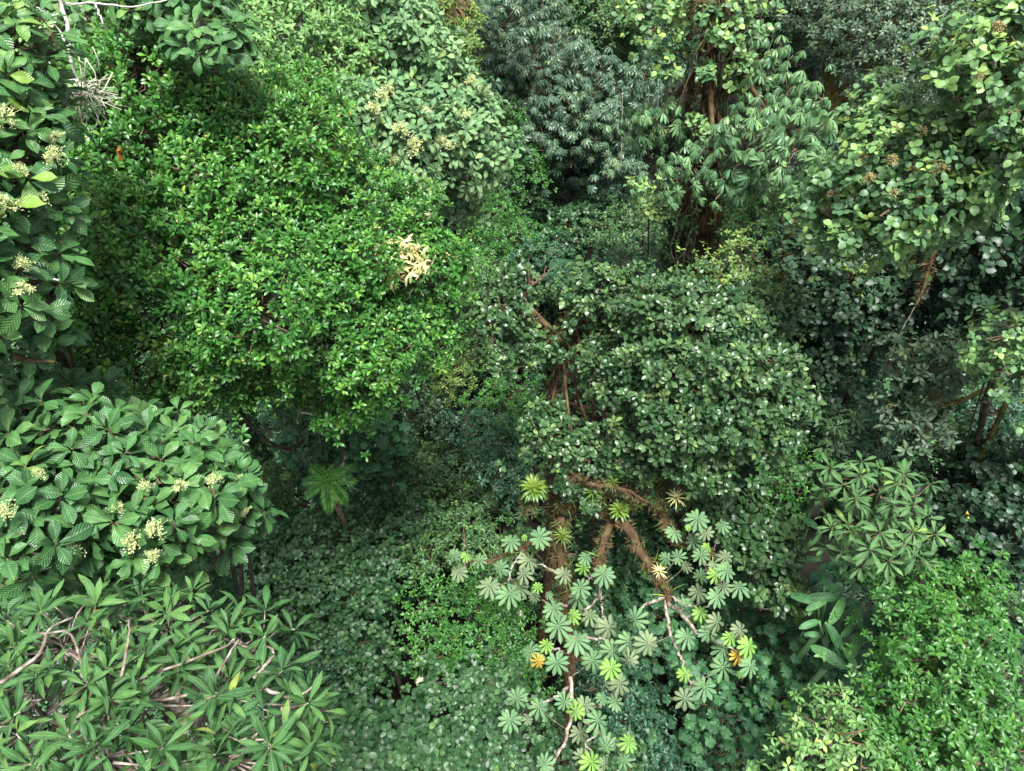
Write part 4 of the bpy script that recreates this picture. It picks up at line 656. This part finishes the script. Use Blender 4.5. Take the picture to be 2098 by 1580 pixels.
for lab, lb, sp, dn, sc in (
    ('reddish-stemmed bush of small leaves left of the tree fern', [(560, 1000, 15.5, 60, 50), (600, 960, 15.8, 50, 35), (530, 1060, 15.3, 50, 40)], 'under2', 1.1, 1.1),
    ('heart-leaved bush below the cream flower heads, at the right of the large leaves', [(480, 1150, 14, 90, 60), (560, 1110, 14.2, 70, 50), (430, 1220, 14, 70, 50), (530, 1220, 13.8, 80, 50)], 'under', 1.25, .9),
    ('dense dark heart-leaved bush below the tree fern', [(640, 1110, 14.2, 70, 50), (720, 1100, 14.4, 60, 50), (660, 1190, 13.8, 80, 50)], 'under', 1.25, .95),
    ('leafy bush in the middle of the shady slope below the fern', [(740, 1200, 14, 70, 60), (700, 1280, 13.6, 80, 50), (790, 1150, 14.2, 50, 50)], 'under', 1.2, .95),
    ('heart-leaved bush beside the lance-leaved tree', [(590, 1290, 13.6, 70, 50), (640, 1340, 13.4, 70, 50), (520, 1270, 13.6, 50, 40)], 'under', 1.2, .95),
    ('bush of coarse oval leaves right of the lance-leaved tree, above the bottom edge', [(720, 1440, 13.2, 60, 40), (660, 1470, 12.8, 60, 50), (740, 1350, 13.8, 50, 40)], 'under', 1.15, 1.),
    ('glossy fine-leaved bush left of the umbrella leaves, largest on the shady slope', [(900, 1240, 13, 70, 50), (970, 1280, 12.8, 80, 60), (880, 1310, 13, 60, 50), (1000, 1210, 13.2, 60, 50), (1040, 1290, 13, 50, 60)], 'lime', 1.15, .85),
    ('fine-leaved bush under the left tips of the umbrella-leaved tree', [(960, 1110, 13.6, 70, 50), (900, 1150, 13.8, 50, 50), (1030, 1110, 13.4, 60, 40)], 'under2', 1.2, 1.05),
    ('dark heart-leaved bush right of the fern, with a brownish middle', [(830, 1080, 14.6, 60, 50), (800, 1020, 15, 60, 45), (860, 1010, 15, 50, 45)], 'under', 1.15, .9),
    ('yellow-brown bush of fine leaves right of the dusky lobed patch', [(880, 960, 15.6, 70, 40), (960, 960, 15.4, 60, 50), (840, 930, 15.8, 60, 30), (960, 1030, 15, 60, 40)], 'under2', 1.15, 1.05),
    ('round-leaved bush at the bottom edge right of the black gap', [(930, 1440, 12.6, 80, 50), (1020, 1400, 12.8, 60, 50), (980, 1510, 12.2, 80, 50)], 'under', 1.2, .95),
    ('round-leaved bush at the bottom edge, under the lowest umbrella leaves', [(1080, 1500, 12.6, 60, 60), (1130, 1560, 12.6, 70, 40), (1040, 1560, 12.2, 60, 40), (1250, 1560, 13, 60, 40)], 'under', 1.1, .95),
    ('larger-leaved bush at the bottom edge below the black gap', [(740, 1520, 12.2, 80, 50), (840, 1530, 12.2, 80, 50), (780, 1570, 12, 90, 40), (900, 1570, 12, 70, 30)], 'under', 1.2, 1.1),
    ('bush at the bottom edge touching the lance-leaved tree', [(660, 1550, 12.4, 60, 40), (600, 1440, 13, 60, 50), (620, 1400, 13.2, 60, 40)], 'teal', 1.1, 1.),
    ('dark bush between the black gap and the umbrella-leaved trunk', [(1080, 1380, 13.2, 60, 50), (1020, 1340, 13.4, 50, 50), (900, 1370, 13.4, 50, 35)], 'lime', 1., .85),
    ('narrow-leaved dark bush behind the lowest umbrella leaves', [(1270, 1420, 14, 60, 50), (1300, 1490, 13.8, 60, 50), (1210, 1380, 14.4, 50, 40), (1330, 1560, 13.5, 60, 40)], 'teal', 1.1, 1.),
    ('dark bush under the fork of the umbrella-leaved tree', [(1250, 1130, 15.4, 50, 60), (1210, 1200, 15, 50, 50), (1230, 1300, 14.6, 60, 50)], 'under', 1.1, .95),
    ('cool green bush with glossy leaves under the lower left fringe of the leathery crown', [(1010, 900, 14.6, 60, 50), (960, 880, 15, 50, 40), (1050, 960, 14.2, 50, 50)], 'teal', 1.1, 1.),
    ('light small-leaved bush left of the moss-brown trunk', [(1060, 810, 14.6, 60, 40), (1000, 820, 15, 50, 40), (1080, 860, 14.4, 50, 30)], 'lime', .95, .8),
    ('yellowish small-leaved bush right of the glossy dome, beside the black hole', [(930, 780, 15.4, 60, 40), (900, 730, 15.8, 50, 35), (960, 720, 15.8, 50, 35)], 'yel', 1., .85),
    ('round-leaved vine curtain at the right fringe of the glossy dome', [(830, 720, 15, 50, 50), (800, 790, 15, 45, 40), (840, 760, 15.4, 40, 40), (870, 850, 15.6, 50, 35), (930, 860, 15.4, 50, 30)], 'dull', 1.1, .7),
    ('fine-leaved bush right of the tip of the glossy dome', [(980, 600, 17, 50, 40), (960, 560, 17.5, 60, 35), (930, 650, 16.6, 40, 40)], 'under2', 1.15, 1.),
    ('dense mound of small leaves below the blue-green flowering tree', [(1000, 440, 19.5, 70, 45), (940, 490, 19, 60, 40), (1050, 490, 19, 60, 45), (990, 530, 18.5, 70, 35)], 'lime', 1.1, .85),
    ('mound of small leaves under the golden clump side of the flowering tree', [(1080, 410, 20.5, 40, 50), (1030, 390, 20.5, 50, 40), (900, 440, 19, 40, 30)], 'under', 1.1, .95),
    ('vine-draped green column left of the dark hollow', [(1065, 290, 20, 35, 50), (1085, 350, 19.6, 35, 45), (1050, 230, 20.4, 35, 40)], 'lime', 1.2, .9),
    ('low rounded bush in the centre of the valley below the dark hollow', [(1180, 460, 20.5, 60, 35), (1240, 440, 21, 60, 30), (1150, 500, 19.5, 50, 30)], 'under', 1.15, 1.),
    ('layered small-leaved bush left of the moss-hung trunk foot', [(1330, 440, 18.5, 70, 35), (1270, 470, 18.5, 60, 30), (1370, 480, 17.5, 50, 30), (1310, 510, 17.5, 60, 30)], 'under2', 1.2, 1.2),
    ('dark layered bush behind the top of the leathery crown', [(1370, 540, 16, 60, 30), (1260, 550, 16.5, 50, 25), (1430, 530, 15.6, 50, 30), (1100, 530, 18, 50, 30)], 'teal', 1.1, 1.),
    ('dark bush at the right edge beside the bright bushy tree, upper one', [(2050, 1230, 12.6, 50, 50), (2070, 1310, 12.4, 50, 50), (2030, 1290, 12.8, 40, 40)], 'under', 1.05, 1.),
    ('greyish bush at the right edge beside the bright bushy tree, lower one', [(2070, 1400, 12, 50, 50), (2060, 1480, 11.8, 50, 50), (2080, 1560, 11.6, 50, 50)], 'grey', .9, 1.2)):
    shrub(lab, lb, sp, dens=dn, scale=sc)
# trees of the hillside beyond, seen between the crowns at the top
brg = np.random.default_rng(8)
for i, (px, py, d, hw, lab) in enumerate(((1180, 300, 30, 70, 'shadowed bush at the back of the dark hollow'), (1300, 90, 30, 90, 'far dark tree on the hillside behind the moss-hung trunk'), (1620, 0, 28, 90, 'far dark tree at the top edge right of the moss-hung trunk'), (1120, -60, 34, 110, 'far tree above the umbrella-leaved trees'), (1950, -40, 26, 110, 'far tree at the top edge beyond the grey-green tree'), (560, -60, 22, 130, 'far tree at the top edge behind the pale fine-leaved tree'), (150, -60, 18, 130, 'far tree at the top left edge'))):
    if py < -30: lab += ', just showing'
    tree('hillside_tree', lab, 'tree', [(px, py, d, hw, hw * .6), (px + hw, py + 20, d + .5, hw * .7, hw * .5), (px - hw, py + 10, d + .8, hw * .7, hw * .5)], 'teal', group='trees on the hillside', scale=1.6, dens=.8)
